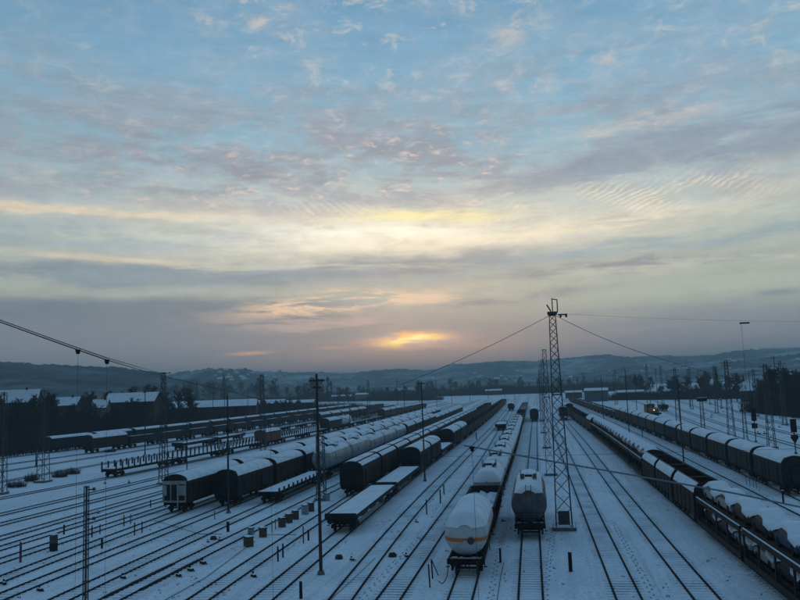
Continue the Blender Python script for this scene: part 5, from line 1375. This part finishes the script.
for k in range(38):
    x = rnd.uniform(757, 850); base = rnd.uniform(401, 411) + (x - 757) * .10; p = G(x, base); ty = rnd.uniform(372, 386) if x > 766 else rnd.uniform(384, 390)
    hh = (base - ty) / 760 * p.dot(f0)
    tree(p, hh / 11.0, rnd.choice(VAR), 'dark leafless tree of the dense clump, ' + land2(x), 'clump trees ' + land2(x))
for x, base, ty, lab in ((718, 400, 366, 'pointed conifer on the right, beside the snowy church-like roof'), (787, 408, 366, 'dark conifer rising from the right edge clump'), (800, 409, 369, 'dark conifer at the very right edge'), (745, 401, 374, 'rounded dark conifer left of the domed snowy roof')):
    p = G(x, base); tree(p, (base - ty) / 760 * p.dot(f0) / 12, FIRS[1], lab, 'conifers on the right', 'conifer_tree')
pts = [G(x, 411 + (x - 757) * .10) for x in range(762, 850, 7)]
clump('undergrowth', pts, 'dark brushwood under the clump at the right edge', M_twig, 380, 9, 7, .08)
pts = [G(x, 397.5 - (x - 415) * .030 - .6) for x in range(300, 640, 9)]
clump('undergrowth', pts, 'dark brushwood at the end of the yard', M_twig, 560, 13, 16, .22)
pts = [G(x, 399.5 - (x - 640) * .012) for x in range(622, 770, 6)]
clump('undergrowth', pts, 'dark brushwood behind the right-hand snow field', M_twig, 420, 8, 10, .12)
pts = [G(x, 403 - (x - 165) * .014) for x in range(150, 330, 8)]
clump('undergrowth', pts, 'dark brushwood behind the sheds left of centre', M_twig, 420, 9, 14, .14)

# ------------------------------------------------------------------ buildings
def house(px, base_y, w, d, wall, roof, rz, label, M=None, cat='house', name='house', group=None, wins=3, chim=True, ridge_along='x', wpx=None, storeys=1, over=.4, roofM=None, z=0.0):
    p = G(px, base_y, z); w = w / 760 * p.dot(f0); root = empty(name, p, rz, label, cat, group); M = M or M_plaster
    m = MB().box(-w / 2, w / 2, -d / 2, d / 2, -1.5, wall); wl = obj('wall', m.mesh('wall', M), root)
    o_ = over; pr = [(-d / 2 - o_, wall - .1), (d / 2 + o_, wall - .1), (0, wall + roof)]
    g_ = MB(); g_.add([(-w / 2, -d / 2, wall), (-w / 2, d / 2, wall), (-w / 2, 0, wall + roof - .15), (w / 2, -d / 2, wall), (w / 2, d / 2, wall), (w / 2, 0, wall + roof - .15)], [(0, 1, 2), (3, 5, 4)]); obj('gable', g_.mesh('gable', M), root)
    rf = MB()
    vs = [(-w / 2 - o_, -d / 2 - o_, wall - .12), (-w / 2 - o_, 0, wall + roof), (-w / 2 - o_, d / 2 + o_, wall - .12), (w / 2 + o_, -d / 2 - o_, wall - .12), (w / 2 + o_, 0, wall + roof), (w / 2 + o_, d / 2 + o_, wall - .12)]
    vs += [(x, y, z - .22) for x, y, z in vs]
    fs = [(0, 3, 4, 1), (1, 4, 5, 2), (6, 7, 10, 9), (7, 8, 11, 10), (0, 1, 7, 6), (1, 2, 8, 7), (3, 9, 10, 4), (4, 10, 11, 5), (0, 6, 9, 3), (2, 5, 11, 8)]
    rf.add(vs, fs); ro = obj('roof', rf.mesh('roof', M_tile), root)
    sn = MB(); n = 8; vs = []
    for j in range(n + 1):
        for i, (yy, zz) in enumerate(((-d / 2 - o_ + .1, wall - .06), (-d / 4, wall + roof * .5 + .06), (0, wall + roof + .07), (d / 4, wall + roof * .5 + .06), (d / 2 + o_ - .1, wall - .06))):
            vs.append((-w / 2 - o_ + .08 + (w + 2 * o_ - .16) * j / n, yy + .08 * mnoise.noise(Vector((j, i, px))), zz + .10))
    sn.add(vs, [(j * 5 + i, (j + 1) * 5 + i, (j + 1) * 5 + i + 1, j * 5 + i + 1) for j in range(n) for i in range(4)]); obj('snow_cover', sn.mesh('snow_cover', roofM or M_snow, False), ro)
    if chim:
        m = MB().box(w * .2, w * .2 + .7, -.35, .35, wall + roof * .6, wall + roof + .9); obj('chimney', m.mesh('chimney', M_brick), ro)
    for s_ in range(storeys):
        for k in range(wins):
            x = -w / 2 + w * (k + .5) / wins; z = .9 + s_ * 2.8
            m = MB().box(x - .5, x + .5, -d / 2 - .06, -d / 2 - .01, z, z + 1.3); wf = obj('window', m.mesh('window', M_white), wl)
            m = MB().box(x - .4, x + .4, -d / 2 - .075, -d / 2 - .062, z + .1, z + 1.2); 
            wf2 = obj('pane', m.mesh('pane', M_glass), wf)
            break_ = False
    return root
house(16, 420, 44, 10, 7.2, 5.2, .35, 'brick house with snowy gabled roof at the left edge behind the wood', M_brick, wins=4, z=4.5)
house(66, 419, 28, 9, 5.4, 3.2, .2, 'small snow-roofed house right of the gabled brick house', M_brick, z=4.5)
house(134, 419, 50, 9, 6.2, 3.2, .12, 'long low building with a bright snowy roof, left of the tall mast', M_brick, wins=6, chim=True, name='long_building', cat='building', z=4.5)
house(101, 421, 14, 7, 4.6, 2.8, .3, 'tiny snow-roofed house in front of the long low building', M_plaster, z=4.5)
house(214, 416, 84, 14, 4.0, 2.6, .30, 'long dark shed with a wide snow-covered roof behind the brown train', M_brick, wins=7, chim=False, name='goods_shed', cat='shed', z=3.0)
house(262, 411, 46, 12, 4.4, 2.0, .2, 'lower snowy shed joined on the right of the long dark shed', M_brick, wins=5, chim=False, name='goods_shed', cat='shed', z=1)
house(290, 408, 50, 12, 3.6, 1.8, .1, 'flat snowy-roofed shed behind the green covered wagon', M_brick, wins=6, chim=False, name='goods_shed', cat='shed')
house(184, 407, 16, 10, 7, 4, .5, 'steep-roofed house peeping above the long dark shed', M_plaster, wins=3, storeys=2, z=2)
house(342, 401, 20, 10, 4.6, 1.4, .05, 'pale long hall behind the poplars', M_plaster, wins=8, chim=False, name='hall', cat='hall')
house(363, 401, 13, 10, 6.0, 1.4, .05, 'pale hall right of the poplars', M_plaster, wins=5, chim=False, name='hall', cat='hall')
house(597, 401, 22, 14, 6.2, 1.4, -.1, 'blue-grey factory shed with bright snowy roof right of the masts', M_shed, wins=0, chim=False, name='factory_shed', cat='shed')
house(574, 398, 16, 12, 4.0, 1.2, -.05, 'low brick shed left of the blue-grey factory shed', M_brick, wins=5, chim=False, name='brick_shed', cat='shed')
house(444, 396, 30, 12, 3.6, 1.4, .05, 'long low station building across the end of the yard', M_brick, wins=9, chim=False, name='station_building', cat='building')
house(494, 395, 16, 12, 4.5, 1.4, .0, 'small brick building at the end of the yard, right of the station building', M_brick, wins=5, chim=False, name='building', cat='building')
house(630, 399, 26, 10, 4.2, 1.2, -.1, 'reddish long building behind the shunting engine', M_rust, wins=8, chim=False, name='long_building', cat='building')
house(672, 398, 16, 9, 4.0, 1.2, -.1, 'reddish shed right of the shunting engine', M_rust, wins=5, chim=False, name='brick_shed', cat='shed')
house(754, 401, 20, 12, 5.0, 4.2, -.4, 'house with broad bright snowy roof left of the right edge clump', M_brick, wins=3)
house(714, 397, 11, 9, 7.0, 3.4, -.2, 'tall snowy-roofed house left of the broad white roof', M_brick, wins=3, storeys=2)
house(698, 397, 12, 9, 5.0, 2.6, -.2, 'small snowy-roofed house beside the slim tower', M_brick, wins=3)
b = G(707, 398); tw_ = empty('church_tower', b, .2, 'slim tower with a pointed roof among the trees at right', 'tower')
m = MB().box(-1.5, 1.5, -1.5, 1.5, -.3, 11.5); obj('shaft', m.mesh('shaft', M_brick), tw_)
m = MB().add([(-1.8, -1.8, 11.5), (1.8, -1.8, 11.5), (1.8, 1.8, 11.5), (-1.8, 1.8, 11.5), (0, 0, 16)], [(0, 1, 4), (1, 2, 4), (2, 3, 4), (3, 0, 4), (3, 2, 1, 0)]); obj('spire', m.mesh('spire', M_tile), tw_)

# ------------------------------------------------------------------ hills
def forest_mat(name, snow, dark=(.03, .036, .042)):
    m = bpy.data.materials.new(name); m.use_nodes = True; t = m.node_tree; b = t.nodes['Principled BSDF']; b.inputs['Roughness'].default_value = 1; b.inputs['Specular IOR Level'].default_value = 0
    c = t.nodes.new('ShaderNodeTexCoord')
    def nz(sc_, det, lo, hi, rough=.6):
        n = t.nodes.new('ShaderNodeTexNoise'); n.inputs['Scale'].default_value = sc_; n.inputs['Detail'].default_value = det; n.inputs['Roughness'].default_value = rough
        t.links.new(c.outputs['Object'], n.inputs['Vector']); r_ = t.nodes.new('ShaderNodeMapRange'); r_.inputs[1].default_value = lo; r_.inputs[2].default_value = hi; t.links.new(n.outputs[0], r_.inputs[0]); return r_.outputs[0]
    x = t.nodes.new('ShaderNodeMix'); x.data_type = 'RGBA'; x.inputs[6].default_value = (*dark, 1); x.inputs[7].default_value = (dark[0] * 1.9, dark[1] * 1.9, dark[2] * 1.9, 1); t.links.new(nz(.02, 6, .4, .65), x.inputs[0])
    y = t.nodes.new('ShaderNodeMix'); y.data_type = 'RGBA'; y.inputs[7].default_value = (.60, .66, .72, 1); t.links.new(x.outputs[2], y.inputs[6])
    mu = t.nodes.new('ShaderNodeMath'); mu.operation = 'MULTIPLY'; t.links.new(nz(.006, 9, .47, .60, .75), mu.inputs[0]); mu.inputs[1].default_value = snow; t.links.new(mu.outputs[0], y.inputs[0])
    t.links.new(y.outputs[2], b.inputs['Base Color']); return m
def ridge(ctrl, D, depth, M, seed, foot=.0, rough=1.0):
    """ctrl: (px,py) skyline points; a range of hills whose crest stands at distance D."""
    pts = []
    for x, y in ctrl:
        d = ray(x, y); az = math.atan2(d.x, d.y); el = d.z / math.hypot(d.x, d.y); pts.append((az, H + el * D))
    pts.sort(); a0 = R(-68); a1 = R(62); pts = [(a0, pts[0][1] * .8)] + pts + [(a1, pts[-1][1] * .9)]
    NA = 1700; ND = 34; vs = []
    for i in range(NA + 1):
        az = a0 + (a1 - a0) * i / NA
        for j in range(len(pts) - 1):
            if pts[j][0] <= az <= pts[j + 1][0]: u = (az - pts[j][0]) / (pts[j + 1][0] - pts[j][0]); u = u * u * (3 - 2 * u); hz = pts[j][1] * (1 - u) + pts[j + 1][1] * u; break
        for k in range(ND + 1):
            q = k / ND; dd = D - depth + q * depth * 1.5; s_ = min(1, q * 1.5); s_ = s_ * s_ * (3 - 2 * s_)
            if q > 2 / 3: s_ = 1 - (q - 2 / 3) * .9
            x = math.sin(az) * dd; y = math.cos(az) * dd
            gl = mnoise.noise(Vector((az * 14 + seed, dd * .0015, seed))) * .22 * (1 - s_)
            z = hz * max(0, s_ + gl * (q > 0)) - (3 if k == 0 else 0)
            tre = (mnoise.noise(Vector((x * .012, y * .012, seed))) * 5 + abs(mnoise.noise(Vector((x * .045, y * .03, seed)))) * 9 + mnoise.noise(Vector((x * .15, y * .05, seed))) * 5.0) * rough * s_
            vs.append((x, y, z + tre))
    W_ = ND + 1; m = MB(); m.add(vs, [(i * W_ + k, (i + 1) * W_ + k, (i + 1) * W_ + k + 1, i * W_ + k + 1) for i in range(NA) for k in range(ND)])
    return struct('hills', m.mesh('hills', M, False))
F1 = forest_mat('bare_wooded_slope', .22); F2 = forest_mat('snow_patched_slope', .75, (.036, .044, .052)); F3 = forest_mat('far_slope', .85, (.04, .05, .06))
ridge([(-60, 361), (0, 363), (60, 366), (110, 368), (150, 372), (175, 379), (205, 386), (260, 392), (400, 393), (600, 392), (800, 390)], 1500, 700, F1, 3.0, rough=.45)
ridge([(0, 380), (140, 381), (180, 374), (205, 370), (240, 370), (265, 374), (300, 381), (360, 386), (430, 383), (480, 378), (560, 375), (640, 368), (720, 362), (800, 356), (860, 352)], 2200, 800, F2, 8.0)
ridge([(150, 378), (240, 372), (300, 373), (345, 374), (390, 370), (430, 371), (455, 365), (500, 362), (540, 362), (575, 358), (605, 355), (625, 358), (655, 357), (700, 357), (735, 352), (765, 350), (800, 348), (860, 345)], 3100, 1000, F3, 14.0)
# houses on the slopes
rnd = random.Random(9)
from mathutils.bvhtree import BVHTree
hills = [o for o in sc.objects if o.name.startswith('hills')]
trees_b = [BVHTree.FromPolygons([v.co for v in o.data.vertices], [p.vertices for p in o.data.polygons]) for o in hills]
hv = MB().box(-5, 5, -4, 4, -3, 5).mesh('wall', M_plaster); hr = MB().add([(-5.6, -4.8, 4.9), (5.6, -4.8, 4.9), (5.6, 4.8, 4.9), (-5.6, 4.8, 4.9), (-5.6, 0, 9), (5.6, 0, 9)], [(0, 1, 5, 4), (2, 3, 4, 5), (0, 4, 3), (1, 2, 5), (3, 2, 1, 0)]).mesh('snowy_roof', M_snow)
for k in range(60):
    x = rnd.uniform(215, 800) if k > 8 else rnd.uniform(215, 262); y = rnd.uniform(360, 380) if x > 560 else rnd.uniform(371, 382); d = ray(x, y).normalized(); best = None
    for tb in trees_b:
        h_ = tb.ray_cast(Vector((0, 0, H)), d)
        if h_[0] is not None and (best is None or h_[3] < best[1]): best = (h_[0], h_[3])
    if not best or best[1] < 1000: continue
    r_ = empty('hillside_house', best[0], rnd.uniform(-.6, .6), 'tiny pale snow-roofed house on the hazy hillside', 'house', 'tiny houses on the hillside')
    s_ = rnd.uniform(.5, 1.15); r_.scale = (s_, s_, s_); obj('wall', hv, r_); obj('snowy_roof', hr, r_)

# ------------------------------------------------------------------ haze
HAZE = 1.0
if HAZE:
    m = bpy.data.materials.new('winter_haze'); m.use_nodes = True; t = m.node_tree; t.nodes.clear()
    v = t.nodes.new('ShaderNodeVolumePrincipled'); v.inputs['Density'].default_value = 0.00040; v.inputs['Color'].default_value = (.60, .88, 1.0, 1); v.inputs['Anisotropy'].default_value = 0.2
    o = t.nodes.new('ShaderNodeOutputMaterial'); t.links.new(v.outputs[0], o.inputs['Volume'])
    b = MB().box(-7200, 7200, -3200, 9200, -6, 150); me = b.mesh('haze', m); o = obj('haze', me); o['kind'] = 'stuff'
